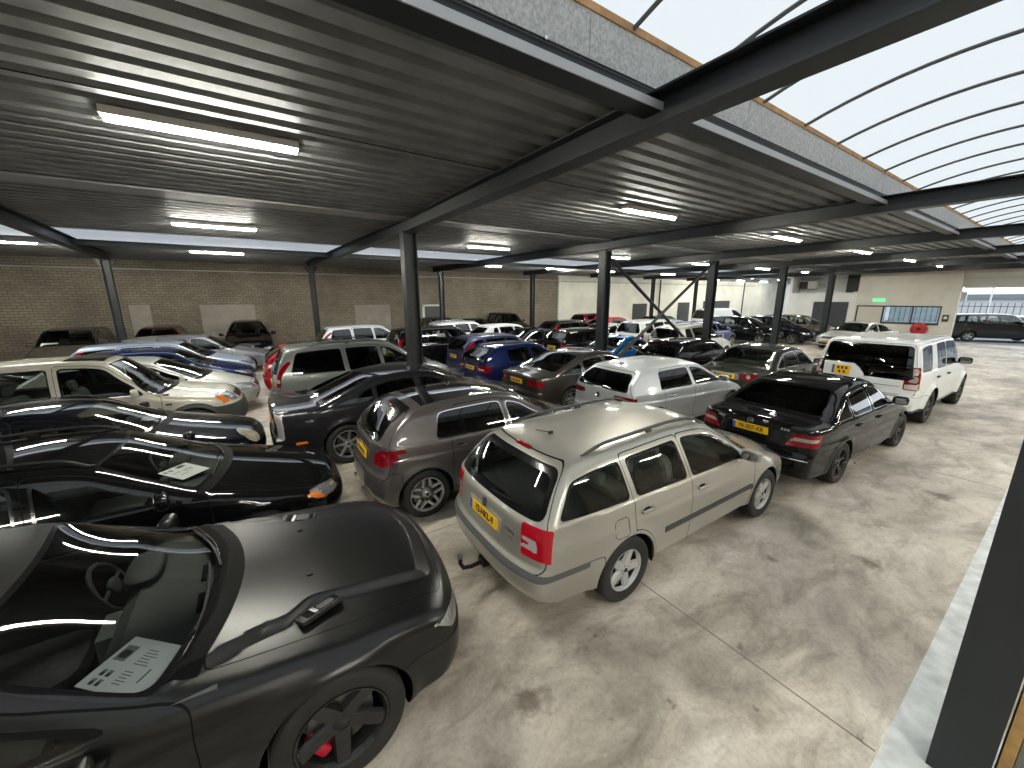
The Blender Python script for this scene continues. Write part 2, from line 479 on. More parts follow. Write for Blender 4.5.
SHAPES = {}
def car(name, label, cat, loc, yaw, S, paint, res=0.045, lod=1, group=None):
    """One car standing at loc (centre of its length, on the floor) and heading along yaw."""
    sh = Shape(S); L = sh.L; hx = L/2
    root = bpy.data.objects.new(name, None); COL.objects.link(root)
    root.empty_display_size = 0.3
    root['label'] = label; root['category'] = cat
    if group: root['group'] = group
    body_m = paint; trim = MAT['black_plastic']
    V, F = sh.shell(res)
    X = lambda V: V[:, 0]
    Y = lambda V: np.abs(V[:, 1])
    Z = lambda V: V[:, 2]
    def sidec(V): return (sh.side(X(V), Z(V))-0.075)-Y(V)
    def rho(V, xw): return np.sqrt((X(V)-xw)**2+(Z(V)-sh.wr)**2)
    def u_side(x): return 0.74
    offt = S.get('off', 0.085)
    xc, xt = S['xc'], S['xt']
    def Ts(x): return sh.T(x, np.full(np.shape(x), 0.74))
    def sfac(x):
        e = 0.03
        s = (Ts(x+e)-Ts(x-e))/(2*e)
        return np.sqrt(1+s*s)
    gl = S.get('glass_lift', 0.025)
    def dlo(V):
        x, z = X(V), Z(V)
        a = (sh.belt(x)+gl)-z
        b = (z-Ts(x))/sfac(x)+offt
        return smax(a, b, 0.04)
    def line(x0, sl, V, sb=None):
        dz = Z(V)-sh.belt(X(V))
        return X(V)-x0-sl*np.maximum(dz, 0)-(sb if sb is not None else 0)*np.minimum(dz, 0)
    fields = {}
    arch = S.get('arch', True)
    def arch_f(xw): return lambda V: np.maximum(rho(V, xw)-sh.ra, (sh.plan(X(V))-0.32)-Y(V))
    fields['archf'] = arch_f(sh.xf); fields['archr'] = arch_f(sh.xr)
    wins = S['wins']
    for i, (x0, x1, s0, s1) in enumerate(wins):
        def wf(V, x0=x0, x1=x1, s0=s0, s1=s1):
            d = smax(smax(dlo(V), -line(x0, s0, V), 0.05), line(x1, s1, V), 0.05)
            return np.maximum(d, sidec(V))
        fields['win%d' % i] = wf
    pw = S.get('pw', 0.055)
    def xs(V):
        u = np.minimum(Y(V)/sh.plan(X(V)), 1.1)
        return X(V)+sh.bow(X(V))*u*u
    def ws(V):
        q = xs(V)
        d = smax(smax(q-(xc-0.01), (xt+0.03)-q, 0.03), Y(V)-(sh.side(X(V), Z(V))-pw), 0.06)
        return np.maximum(d, sh.belt(X(V))-0.05-Z(V))
    fields['ws'] = ws
    hatch = S.get('hatch', True)
    if hatch:
        zg0, zg1 = S['rg']; pr = S.get('pr', 0.09)
        def rw(V):
            d = smax(smax(zg0-Z(V), Z(V)-zg1, 0.05), Y(V)-(S.get('rgw') or (lambda z: sh.side(0*z+0.35, z)-pr))(Z(V)), 0.09)
            return np.maximum(d, X(V)-(sh.rdx(Z(V))+0.32))
    else:
        xb, xr_t = S['xrb'], S['xrt']; pr = S.get('pr', 0.10)
        def rw(V):
            q = xs(V)
            d = smax(smax((xb+0.02)-q, q-(xr_t-0.02), 0.05), Y(V)-(sh.side(X(V), Z(V))-pr), 0.08)
            return np.maximum(d, sh.belt(X(V))-0.08-Z(V))
    if not S.get('no_rw'): fields['rw'] = rw
    doors = S['doors']; zl = S.get('zsill', 0.30)
    for i, (x0, x1, s0, s1) in enumerate(doors):
        def df(V, x0=x0, x1=x1, s0=s0, s1=s1):
            x, z = X(V), Z(V)
            d = smax(zl-z, (z-Ts(x))/sfac(x)+offt-0.04, 0.05)
            d = smax(smax(d, -line(x0, s0, V), 0.05), line(x1, s1, V), 0.05)
            d = np.maximum(d, sh.ra+0.035-rho(V, sh.xr)); d = np.maximum(d, sh.ra+0.03-rho(V, sh.xf))
            return np.maximum(d, sidec(V))
        fields['door%d' % i] = df
    cw = S.get('cowlw', 0.07); hoodw = S.get('hoodw', 0.13); hf = S.get('hoodf', 0.16)
    def hood(V):
        q = xs(V)
        d = smax((xc+cw)-q, Y(V)-(sh.plan(X(V))-hoodw), 0.05)
        uu = np.minimum(Y(V)/sh.hw, 1.1)
        d = smax(d, X(V)-(L-hf-sh.cf*uu**3.0), 0.05)
        return np.maximum(d, 0.5-Z(V))
    fields['hood'] = hood
    def cowl(V):
        q = xs(V)
        d = np.maximum(np.maximum(q-(xc+cw), (xc-0.012)-q), Y(V)-(sh.plan(X(V))-hoodw*0.9))
        return np.maximum(d, sh.belt(X(V))-0.12-Z(V))
    fields['cowl'] = cowl
    bz = S.get('bootz', 0.55); bw = S.get('bootw', 0.16)
    if hatch:
        def boot(V):
            d = smax(smax(bz-Z(V), Z(V)-(S.get('boott', zg1+0.05)), 0.05), Y(V)-(sh.side(0*X(V)+0.35, Z(V))-(bw if S.get('boot_straight') else 0.05)-np.where(Z(V) < zg0, bw-0.05, 0)*0), 0.08)
            return np.maximum(d, X(V)-(sh.rdx(Z(V))+0.30))
    else:
        def boot(V):
            q = xs(V)
            d = smax(q-(xb-0.04), Y(V)-(sh.plan(0*X(V)+0.35)-bw), 0.05)
            return np.maximum(d, bz-Z(V))
    fields['boot'] = boot
    zbr, zbf = S.get('bumpz', (0.62, 0.60))
    def rbump(V): return np.maximum(np.maximum(Z(V)-(zbr), X(V)-(sh.xr-sh.ra*0.82)), -1)
    def fbump(V): return np.maximum(np.maximum(Z(V)-(zbf), (sh.xf+sh.ra*0.82)-X(V)), -1)
    fields['rbump'] = rbump; fields['fbump'] = fbump
    def qr(V): return Y(V)+np.maximum(X(V)-sh.rdx(Z(V)), 0)
    def qf(V): return Y(V)+np.maximum(L-sh.fdx(Z(V))-X(V), 0)
    lampf = {}
    for key, (poly, ymin) in S.get('tail', {}).items():
        lampf['t_'+key] = lambda V, poly=poly, ymin=ymin: np.maximum(np.maximum(sdf_poly(qr(V), Z(V), poly), X(V)-1.1), ymin-Y(V))
    for key, (poly, ymin) in S.get('head', {}).items():
        lampf['h_'+key] = lambda V, poly=poly, ymin=ymin: np.maximum(np.maximum(sdf_poly(qf(V), Z(V), poly), L-1.1-X(V)), ymin-Y(V))
    grille = S.get('grille', [])
    for i, (g0, g1, z0, z1) in enumerate(grille):
        lampf['g_%d' % i] = lambda V, g0=g0, g1=g1, z0=z0, z1=z1: np.maximum(smax(smax(z0-Z(V), Z(V)-z1, 0.04), Y(V)-g1, 0.05), L-0.5-X(V))
    cl = S.get('clad')
    if cl:
        zc0, wide = cl
        def clad(V):
            d = Z(V)-np.where((X(V) < sh.xr) | (X(V) > sh.xf), S.get('clad_end', zc0), zc0)
            return np.minimum(d, np.minimum(rho(V, sh.xr), rho(V, sh.xf))-sh.ra-wide)
        lampf['clad'] = clad
    for i, st in enumerate(S.get('bstrip', [])):      # grey bumper strips: (end, z0, z1, xlimit)
        e, z0, z1, xl = st
        lampf['s_%d' % i] = (lambda V, z0=z0, z1=z1, xl=xl, e=e: np.maximum(np.maximum(z0-Z(V), Z(V)-z1), (X(V)-xl) if e == 'r' else (xl-X(V))))
    fields.update(lampf)
    for nm, fn in S.get('panels', {}).items(): fields['p_'+nm] = lambda V, fn=fn: fn(sh, X(V), Y(V), Z(V))
    g = S.get('gap', 0.0035 if lod == 0 else 0.006)
    tw = S.get('tw', 0.022)
    gaps = [k for k in fields if k.startswith(('door', 'hood', 'boot')) or k in ('rbump', 'fbump')]
    trims = [k for k in fields if k.startswith('win') or k in ('ws', 'rw')]
    for k, fn in fields.items():
        v = fn(V)
        if k in gaps and lod < 2:
            V, F = cut(V, F, v+g); V, F = cut(V, F, fn(V)-g)
        elif k in trims:
            V, F = cut(V, F, v)
            V, F = cut(V, F, fn(V)+(tw if k.startswith('win') else S.get('fritt', 0.035)))
        else:
            V, F = cut(V, F, v)
    C = np.array([V[list(f)].mean(0) for f in F])
    lab = np.array(['body']*len(F), dtype=object); slot = np.zeros(len(F), int)
    val = {k: fn(C) for k, fn in fields.items()}
    for k in ('rbump', 'fbump'): lab[val[k] < 0] = 'rear_bumper' if k[0] == 'r' else 'front_bumper'
    for k in fields:
        if k.startswith('door'): lab[val[k] < 0] = k
    lab[val['hood'] < 0] = 'bonnet'; lab[val['cowl'] < 0] = 'cowl'; lab[val['boot'] < 0] = 'tailgate'
    if lod < 2:
        for k in gaps:
            m = (np.abs(val[k]) < g)
            if k in ('rbump', 'fbump'): m &= (lab != 'tailgate') & (lab != 'bonnet')
            if k == 'boot' or k == 'hood': m &= (lab != 'cowl')
            slot[m] = 1
    for k in fields:
        if k.startswith('s_'): m = (val[k] < 0); lab[m] = k; slot[m] = 0
        if k == 'clad': m = (val[k] < 0); lab[m] = 'cladding'; slot[m] = 0
        if k.startswith('g_'): m = (val[k] < 0); lab[m] = 'grille'; slot[m] = 0
        if k.startswith('p_'): m = (val[k] < 0); lab[m] = k; slot[m] = 0
    for k in fields:
        if k.startswith(('t_', 'h_')): m = (val[k] < 0); lab[m] = k; slot[m] = 0
    for k in trims:
        m = val[k] < 0; lab[m] = k; slot[m] = 1
        m = val[k] < -(tw if k.startswith('win') else S.get('fritt', 0.035)); slot[m] = 0
        if k == 'win0' or k.startswith('win'): pass
    rem = (val['archf'] < 0) | (val['archr'] < 0)
    lab[rem] = 'none'
    N = sh.grad(V)
    Vc = V-np.array([hx, 0, 0])
    by = {}
    for i, l in enumerate(lab): by.setdefault(l, []).append(i)
    mir = np.array([1, -1, 1.0])
    gapm = MAT['gap']; tint = S.get('tint', 'glass'); tintr = S.get('tint_rear', tint)
    wtrim = MAT[S.get('wtrim', 'black_gloss')]
    def emit(lbl, pname, mats, parent, both):
        """both: the two halves as one mesh; else the left and the right part."""
        ids = by.get(lbl)
        if not ids: return []
        v, f, n = shade_lbl(Vc, F, ids, N); sl = [int(slot[i]) for i in ids]
        vm = v*mir; fm = [t[::-1] for t in f]; nm = n*mir
        if both:
            k = len(v)
            return [raw_mesh(pname, np.vstack([v, vm]), f+[tuple(i+k for i in t) for t in fm], sl+sl, mats, parent, True, np.vstack([n, nm]))]
        par = parent if isinstance(parent, (list, tuple)) else (parent, parent)
        return [raw_mesh(pname, v, f, sl, mats, par[0], True, n), raw_mesh(pname, vm, fm, sl, mats, par[1], True, nm)]
    pm = [body_m, gapm]
    emit('body', 'body', pm, root, True)
    bump_m = [S.get('bumper_mat') or body_m, gapm]
    emit('rear_bumper', 'rear_bumper', bump_m, root, True); emit('front_bumper', 'front_bumper', bump_m, root, True)
    emit('bonnet', 'bonnet', [S.get('bonnet_mat') or body_m, gapm], root, True)
    emit('cowl', 'cowl_panel', [MAT['cowl_black']]*2, root, True)
    tg = emit('tailgate', 'tailgate' if hatch else 'boot_lid', pm, root, True)
    tg = tg[0] if tg else root
    emit('cladding', 'lower_cladding', [MAT[S.get('clad_mat', 'grey_plastic')]]*2, root, True)
    for i in range(len(S.get('bstrip', []))): emit('s_%d' % i, 'bumper_strip', [MAT['grey_plastic']]*2, root, True)
    emit('grille', 'grille', [MAT['grille']]*2, root, True)
    for nm, fn in S.get('panels', {}).items():
        emit('p_'+nm, nm, [S['panel_mats'][nm]]*2, root, True)
    dd = [emit('door%d' % i, 'door', pm, root, False) or [root, root] for i in range(len(doors))]
    for i, w in enumerate(wins):
        di = S.get('windoor', list(range(len(doors)))+[None]*9)[i]
        emit('win%d' % i, 'side_window', [MAT[tint if (w[1]+w[0])/2 > sh.xr+1.2 else tintr], wtrim], dd[di] if di is not None else (root, root), False)
    emit('ws', 'windscreen', [MAT['glass_ws' if tint == 'glass' else tint], MAT['black_gloss']], root, True)
    emit('rw', 'rear_window', [MAT[tintr], MAT['black_gloss']], tg if hatch else root, True)
    tl = hl = None
    for key in S.get('tail', {}):
        mats = [MAT[S.get('tail_mats', {}).get(key, 'lamp_red')]]*2
        if tl is None: tl = emit('t_'+key, 'tail_light', mats, root, False)
        else: emit('t_'+key, 'lamp_segment', mats, tl or root, False)
    for key in S.get('head', {}):
        mats = [MAT[S.get('head_mats', {}).get(key, 'lamp_clear')]]*2
        if hl is None: hl = emit('h_'+key, 'headlight', mats, root, False)
        else: emit('h_'+key, 'turn_signal', mats, hl or root, False)
    # inner lining, so the cabin does not show bare paint
    ids = [i for i in range(len(F)) if lab[i] not in ('none', 'ws', 'rw') and not str(lab[i]).startswith('win') and 0.25 < C[i, 0] < xc+0.1 and C[i, 2] > 0.3]
    if ids:
        v, f, n = shade_lbl(Vc-N*0.022, F, ids, N)
        k = len(v)
        raw_mesh('interior_lining', np.vstack([v, v*mir]), [t[::-1] for t in f]+[tuple(i+k for i in t) for t in f], None, MAT[S.get('lining', 'lining')], root, True)
    # wheel arches
    for xw in (sh.xf, sh.xr):
        yo = float(sh.sy(np.array([xw]), np.array([sh.wr+sh.ra+0.02]))[0])-0.012
        for s in (-1, 1):
            n = 28; ring = []; b = MB()
            for j in range(n+1):
                t = math.radians(-9)+math.radians(198)*j/n
                ring.append((xw-hx+(sh.ra+0.004)*math.cos(t), sh.wr+(sh.ra+0.004)*math.sin(t)))
            ra_ = np.array(ring); yl = np.minimum(yo, sh.sy(ra_[:, 0]+hx, np.maximum(ra_[:, 1], sh.zbot+0.09))-0.014)
            Vv = [(p[0], s*float(q), p[1]) for p, q in zip(ring, yl)]+[(p[0], s*(yo-0.30), p[1]) for p in ring]
            b.add(Vv, [(j, j+1, j+n+2, j+n+1) for j in range(n)])
            b.add([(p[0], s*(yo-0.30), p[1]) for p in ring], [tuple(range(n+1))])
            b.build('wheel_arch_liner', MAT['rubber_dark'], root)
    # wheels
    rs = S.get('rim', {}); R = sh.wr; rr = R*rs.get('ratio', 0.68); tw_ = S.get('tyre_w', 0.205)
    key = (round(R, 3), round(rr, 3), tw_, str(sorted((k, str(v)) for k, v in rs.items())))
    yw = sh.hw*S.get('track', 0.985)
    first = None
    for xw in (sh.xf, sh.xr):
        for s in (1, -1):
            if key not in SHAPES:
                to = tyre_mesh(R, rr, tw_).build('wheel', MAT['tyre'], root, angle=60)
                ro = rim_mesh(rr, tw_*0.9, rs).build('rim', [MAT[rs.get('mat', 'alloy')], MAT[rs.get('mat2', 'rim_dark')]], to, angle=30)
                bo = MB().lathe([(0, -0.085), (rr*0.72, -0.085), (rr*0.72, -0.1), (rr*0.55, -0.11), (0, -0.12)], 28).build('brake_disc', MAT['disc'], to)
                cal = MB(); cal.rbox(rr*0.62, -0.075, 0, 0.035, 0.035, 0.09, e=0.4); cal = cal.build('brake_caliper', MAT[rs.get('cal', 'disc')], to)
                SHAPES[key] = (to.data, ro.data, bo.data, cal.data)
            else:
                ms = SHAPES[key]
                to = bpy.data.objects.new('wheel', ms[0]); COL.objects.link(to); to.parent = root
                for nm, me in zip(('rim', 'brake_disc', 'brake_caliper'), ms[1:]):
                    o = bpy.data.objects.new(nm, me); COL.objects.link(o); o.parent = to
            to.location = (xw-hx, s*yw, R)
            spin = S.get('spin', 0.2)+(0.5 if xw == sh.xr else 0)
            to.rotation_euler = (0, spin, 0) if s > 0 else (0, spin, math.pi)
            if xw == sh.xf and S.get('steer'): to.rotation_euler[2] += S['steer']
    # mirrors
    xm = S.get('xmir', xc-0.42); zm = float(sh.belt(xm))+0.085+S.get('mirz', 0.0)
    ys = float(sh.sy(np.array([xm]), np.array([zm-0.03]))[0])
    for s in (1, -1):
        b = MB(); ms = S.get('mir', 1.0)
        b.rbox(xm-hx, s*(ys+0.135), zm+0.015, 0.055*ms, 0.105*ms, 0.07*ms, 0, rotm(0, 0, -s*0.18), e=0.55)
        b.rbox(xm-hx+0.02, s*(ys+0.03), zm-0.045, 0.035, 0.06, 0.018, 1, rotm(s*0.35, 0, 0), e=0.5, nu=10, nv=6)
        mo = b.build('wing_mirror', [MAT[S['mirror_mat']] if S.get('mirror_mat') else body_m, trim], root)
        if lod < 2:
            b = MB(); b.rbox(xm-hx-0.052*ms, s*(ys+0.145), zm+0.015, 0.006, 0.078*ms, 0.048*ms, 0, rotm(0, 0, -s*0.18), e=0.5)
            b.build('mirror_glass', MAT['mirror'], mo)
    # door handles
    for i, hpos in enumerate(S.get('handles', [])):
        hxp, hz = hpos
        for k, s in enumerate((1, -1)):
            yy = float(sh.sy(np.array([hxp]), np.array([hz]))[0])
            b = MB(); b.rbox(hxp-hx, s*(yy+0.022), hz, 0.095, 0.014, 0.017, e=0.6, nu=12, nv=8)
            b.rbox(hxp-hx+0.075, s*(yy+0.008), hz, 0.014, 0.02, 0.013, e=0.6, nu=8, nv=6); b.rbox(hxp-hx-0.075, s*(yy+0.008), hz, 0.014, 0.02, 0.013, e=0.6, nu=8, nv=6)
            par = dd[min(i, len(dd)-1)][k] if dd else root
            ho = b.build('door_handle', MAT[S['handle_mat']] if S.get('handle_mat') else body_m, par)
            if lod == 0:
                b = MB(); b.rbox(hxp-hx-0.01, s*(yy+0.0015), hz-0.002, 0.055, 0.002, 0.032, 0, e=0.8)
                b.build('handle_recess', MAT['gap'], par)
    # side strips: list of (x, z) points, height, thickness, material
    for (pts, hgt, th, mname) in S.get('strips', []):
        px = np.array([p[0] for p in pts]); pz = np.array([p[1] for p in pts])
        sx = np.linspace(px[0], px[-1], 30); sz = np.interp(sx, px, pz)
        for s in (1, -1):
            rows = []
            for (dz, off) in ((-0.5, -0.006), (-0.42, th), (0.42, th), (0.5, -0.006)):
                yy = sh.sy(sx, sz+dz*hgt)+off
                rows.append(np.stack([sx-hx, s*yy, sz+dz*hgt], 1))
            Vv = np.vstack(rows); n = len(sx)
            Ff = [(r*n+i, r*n+i+1, (r+1)*n+i+1, (r+1)*n+i) for r in range(3) for i in range(n-1)]
            Ff += [(0, n, 2*n, 3*n), (n-1, 2*n-1, 3*n-1, 4*n-1)]
            if s < 0: Ff = [f[::-1] for f in Ff]
            b = MB(); b.add(Vv, [f[::-1] for f in Ff]); b.build('side_trim', MAT[mname] if mname in MAT else body_m, root)
    # roof rails
    if S.get('rails'):
        x0, x1, mname = S['rails']
        for s in (1, -1):
            n = 15; sx = np.linspace(x0, x1, n)
            yr = np.array([float(sh.side(x, sh.T(x, 0.72)))-0.085 for x in sx])
            zt = sh.tz(sx, yr)
            lift = 0.045*np.minimum(1, np.sin(np.linspace(0.0, math.pi, n))*3)
            b = MB(); b.tube([(sx[i]-hx, s*yr[i], zt[i]+lift[i]) for i in range(n)], 0.017, 8)
            for i in (0, n//2, n-1): b.rbox(sx[i]-hx, s*yr[i], zt[i]+lift[i]*0.5, 0.05, 0.016, 0.008+lift[i]*0.5, e=0.6, nu=8, nv=6)
            b.build('roof_rail', MAT[mname], root)
    if S.get('antenna'):
        ax = S['antenna']; az = float(sh.tz([ax], [0.0])[0])
        b = MB()
        if S.get('fin'):
            b.rbox(ax-hx, 0, az+0.02, 0.07, 0.022, 0.035, e=0.9, rot=rotm(0, 0.2, 0)); b.build('antenna', body_m, root)
        else:
            b.rbox(ax-hx, 0, az+0.01, 0.03, 0.018, 0.014, e=0.7); b.tube([(ax-hx, 0, az+0.01), (ax-hx-0.19, 0, az+0.075)], 0.005, 6); b.build('antenna', trim, root)
    # third brake light on hatch cars
    if S.get('brake3'):
        z3, w3 = S['brake3']; x3 = float(sh.rx([0.0], [z3])[0])
        b = MB(); b.rbox(x3-hx, 0, z3, 0.02, w3, 0.016, e=0.4); b.build('brake_light', MAT['lamp_red'], tg)
    # plate
    if S.get('plate'):
        pz_, text, dark = S['plate']
        xa = float(sh.rx([0.0], [pz_-0.05])[0]); xb_ = float(sh.rx([0.0], [pz_+0.05])[0])
        pitch = math.atan2(xb_-xa, 0.1)
        plate(root, (0.5*(xa+xb_)-hx-0.012, 0, pz_), pitch, text, S.get('plate_surround'), math.pi)
    if S.get('fplate'):
        pz_, text = S['fplate']; xa = float(sh.fx([0.0], [pz_])[0])
        plate(root, (xa-hx+0.015, 0, pz_), 0, text, None, 0)
    # wipers
    if lod < 2:
        for (yb, ye) in ((0.05, 0.62), (-0.52, 0.08)):
            pts = []
            for t in np.linspace(0, 1, 6):
                y = yb+(ye-yb)*t; w = float(sh.plan(xc-0.1)); 
                xx = xc-0.01-0.06*t-float(sh.bf)*(y/w)**2
                pts.append((xx-hx, y, float(sh.tz([xx], [y])[0])+0.014))
            MB().tube(pts, 0.008, 6).build('wiper', trim, root)
    if S.get('rwiper') and lod < 2:
        zr = S['rg'][0]+0.03; pts = []
        for t in np.linspace(0, 1, 6):
            y = -0.02-0.36*t; z = zr+0.03*t
            pts.append((float(sh.rx([y], [z])[0])-hx-0.012, y, z))
        MB().tube(pts, 0.008, 6).build('rear_wiper', trim, tg)
    # cabin
    zc = float(sh.belt(xc-0.5)); zfl = 0.34
    wi = float(sh.plan(xc-0.6))-0.07
    dm = MAT[S.get('dash_mat', 'dash')]
    b = MB()
    b.prism([(xc-hx+0.02, zc-0.25), (xc-hx+0.0, zc-0.02), (xc-hx-0.22, zc+0.0), (xc-hx-0.44, zc+0.015), (xc-hx-0.52, zc-0.05), (xc-hx-0.48, zc-0.3), (xc-hx-0.2, zc-0.45)], -wi+0.02, wi-0.02)
    b.rbox(xc-hx-0.44, 0.37, zc+0.035, 0.10, 0.2, 0.045, e=0.6)
    b.box(xc-hx-0.6, xc-hx-0.4, -0.12, 0.12, 0.4, zc-0.06)
    b.build('dashboard', dm, root)
    if S.get('vents'):
        b = MB()
        for y in (-0.52, -0.16, 0.16, 0.52): b.box(xc-hx-0.13, xc-hx-0.10, y-0.09, y+0.09, zc-0.008, zc+0.003)
        b.build('dashboard_vent', MAT['gap'], root)
    b = MB(); ring = [(0.175*math.cos(t), 0.175*math.sin(t)) for t in np.linspace(0, 2*math.pi, 25)]
    th = math.radians(25); sx0, sz0 = xc-hx-0.62, zc-0.02
    b.tube([(sx0-q*math.sin(th), 0.37+p, sz0+q*math.cos(th)) for p, q in ring], 0.014, 6, cap=False)
    b.rbox(sx0+0.015, 0.37, sz0, 0.02, 0.07, 0.05, rot=rotm(0, -th, 0), e=0.7); 
    b.tube([(sx0, 0.2, sz0), (sx0, 0.54, sz0)], 0.012, 6)
    b.build('steering_wheel', MAT['dash'], root)
    st = MAT[S.get('seat_mat', 'seat')]
    xs0 = S.get('xseat', xc-1.28)-hx
    for s in (1, -1): seat(xs0, s*0.37, 0.28, zc, st, root)
    if S.get('rear_seat', True):
        xr0 = S.get('xrseat', xc-2.15)-hx
        b = MB()
        b.rbox(xr0+0.28, 0, 0.50, 0.27, wi-0.1, 0.09, e=0.35)
        b.rbox(xr0-0.03, 0, 0.78, 0.09, wi-0.12, 0.30, rot=rotm(0, -0.32, 0), e=0.35)
        for y in (-0.38, 0.38): b.rbox(xr0-0.17, y, zc+0.12, 0.045, 0.12, 0.075, e=0.5)
        b.build('rear_seat', st, root)
    b = MB()
    b.box(0.45-hx, xc-hx, -wi+0.1, wi-0.1, zfl-0.04, zfl)
    if not S.get('open_boot_area'):
        xsh = S.get('xrseat', xc-2.15)-0.2
        if xsh > 0.5: b.box((S['xrb'] if not hatch else 0.32)-hx, xsh-hx, -wi+0.1, wi-0.1, float(sh.belt(0.7))-0.08, float(sh.belt(0.7))-0.06)
    b.build('cabin_floor', MAT['lining'], root)
    if S.get('extra'): S['extra'](sh, root, hx, tg, body_m, dd)
    root.location = loc; root.rotation_euler = (0, 0, yaw)
    root['_sh'] = 0; del root['_sh']
    return root, sh

def seat(x, y, z, zb, m, root):
    b = MB()
    b.rbox(x+0.22, y, 0.50, 0.27, 0.25, 0.08, e=0.4)
    b.rbox(x-0.10, y, 0.80, 0.075, 0.24, 0.33, rot=rotm(0, -0.26, 0), e=0.4)
    b.rbox(x-0.235, y, 1.20, 0.045, 0.13, 0.085, e=0.5, rot=rotm(0, -0.2, 0))
    b.tube([(x-0.2, y-0.05, 1.05), (x-0.23, y-0.05, 1.16)], 0.007, 6); b.tube([(x-0.2, y+0.05, 1.05), (x-0.23, y+0.05, 1.16)], 0.007, 6)
    b.build('front_seat', m, root)

def text_mesh(txt, size, name, mat, parent, loc, rot, sx=1.0):
    cu = bpy.data.curves.new(name, 'FONT'); cu.body = txt; cu.size = size; cu.align_x = 'CENTER'; cu.align_y = 'CENTER'; cu.extrude = 0.0012; cu.offset = size*0.018
    tmp = bpy.data.objects.new('tmp', cu); COL.objects.link(tmp)
    me = bpy.data.meshes.new_from_object(tmp.evaluated_get(bpy.context.evaluated_depsgraph_get()))
    bpy.data.objects.remove(tmp); me.name = name
    me.materials.clear(); me.materials.append(mat)
    o = bpy.data.objects.new(name, me); COL.objects.link(o)
    if parent: o.parent = parent
    o.location = loc; o.rotation_euler = rot; o.scale = (sx, 1, 1)
    return o

def plate(root, loc, pitch, text, surround, face, tall=False):
    """Yellow plate; face pi = looks to the rear (-x)."""
    s = -1 if face else 1
    rot = rotm(0, pitch if face else 0, 0)
    b = MB()
    if tall:
        b.rbox(loc[0], loc[1], loc[2], 0.007, 0.17, 0.105, 0, e=0.12, nu=16, nv=8); b.box(loc[0]-0.0078, loc[0], loc[1]+0.125, loc[1]+0.166, loc[2]-0.1, loc[2]+0.1, 1)
        for k in range(5):
            y = loc[1]+(0.05-(k % 3)*0.075 if k < 3 else 0.02-(k-3)*0.085); z = loc[2]+(0.045 if k < 3 else -0.045)
            b.box(loc[0]-0.0082, loc[0], y-0.02, y+0.02, z-0.03, z+0.03, 2)
        b.build('number_plate', [MAT['plate_yellow'], MAT['plate_blue'], MAT['plate_text']], root, smooth=False)
        return
    b.rbox(0, 0, 0, 0.007, 0.262, 0.057, 0, e=0.12, nu=16, nv=8)
    b.box(-0.0078 if s < 0 else 0.0, 0.0078 if s > 0 else 0.0, s*-0.258, s*-0.215, -0.052, 0.052, 1) if s > 0 else b.box(-0.0078, 0, 0.215, 0.258, -0.052, 0.052, 1)
    if not text:
        for k in range(6):
            y = 0.165-k*0.066
            b.box(-0.0082 if s < 0 else 0, 0.0082 if s > 0 else 0, y-0.02, y+0.02, -0.032, 0.032, 2)
    b.V = [v @ rot.T for v in b.V]
    b.V = [v+np.array(loc) for v in b.V]
    po = b.build('number_plate', [MAT['plate_yellow'], MAT['plate_blue'], MAT['plate_text']], root, smooth=False)
    if surround:
        c = MB(); c.rbox(loc[0]+0.008, 0, loc[2], 0.008, surround[0], surround[1], rot=rot, e=0.2); c.build('plate_surround', MAT[surround[2]], root)
    if text:
        off = np.array([s*0.0085, -0.018*s*-1 if s < 0 else 0.018, 0]) @ rot.T
        off = np.array([s*0.0085, -0.02 if s < 0 else 0.02, 0]) @ rot.T
        p = np.array(loc)+off
        text_mesh(text, 0.098, 'plate_text', MAT['plate_text'], po, tuple(p), (math.pi/2+(-pitch if face else 0)*0, 0, -math.pi/2 if face else math.pi/2), 0.86).rotation_euler = (math.pi/2-pitch if face else math.pi/2, 0, -math.pi/2 if face else math.pi/2)
# ------------------------------------------------------------------ the hall
def node(nt, t, **k):
    n = nt.nodes.new(t)
    for a, v in k.items(): setattr(n, a, v)
    return n

def ramp(nt, src, stops):
    r = node(nt, 'ShaderNodeValToRGB'); e = r.color_ramp.elements
    while len(e) < len(stops): e.new(0.5)
    for i, (p, c) in enumerate(stops): e[i].position = p; e[i].color = (*c, 1)
    nt.links.new(src, r.inputs[0]); return r

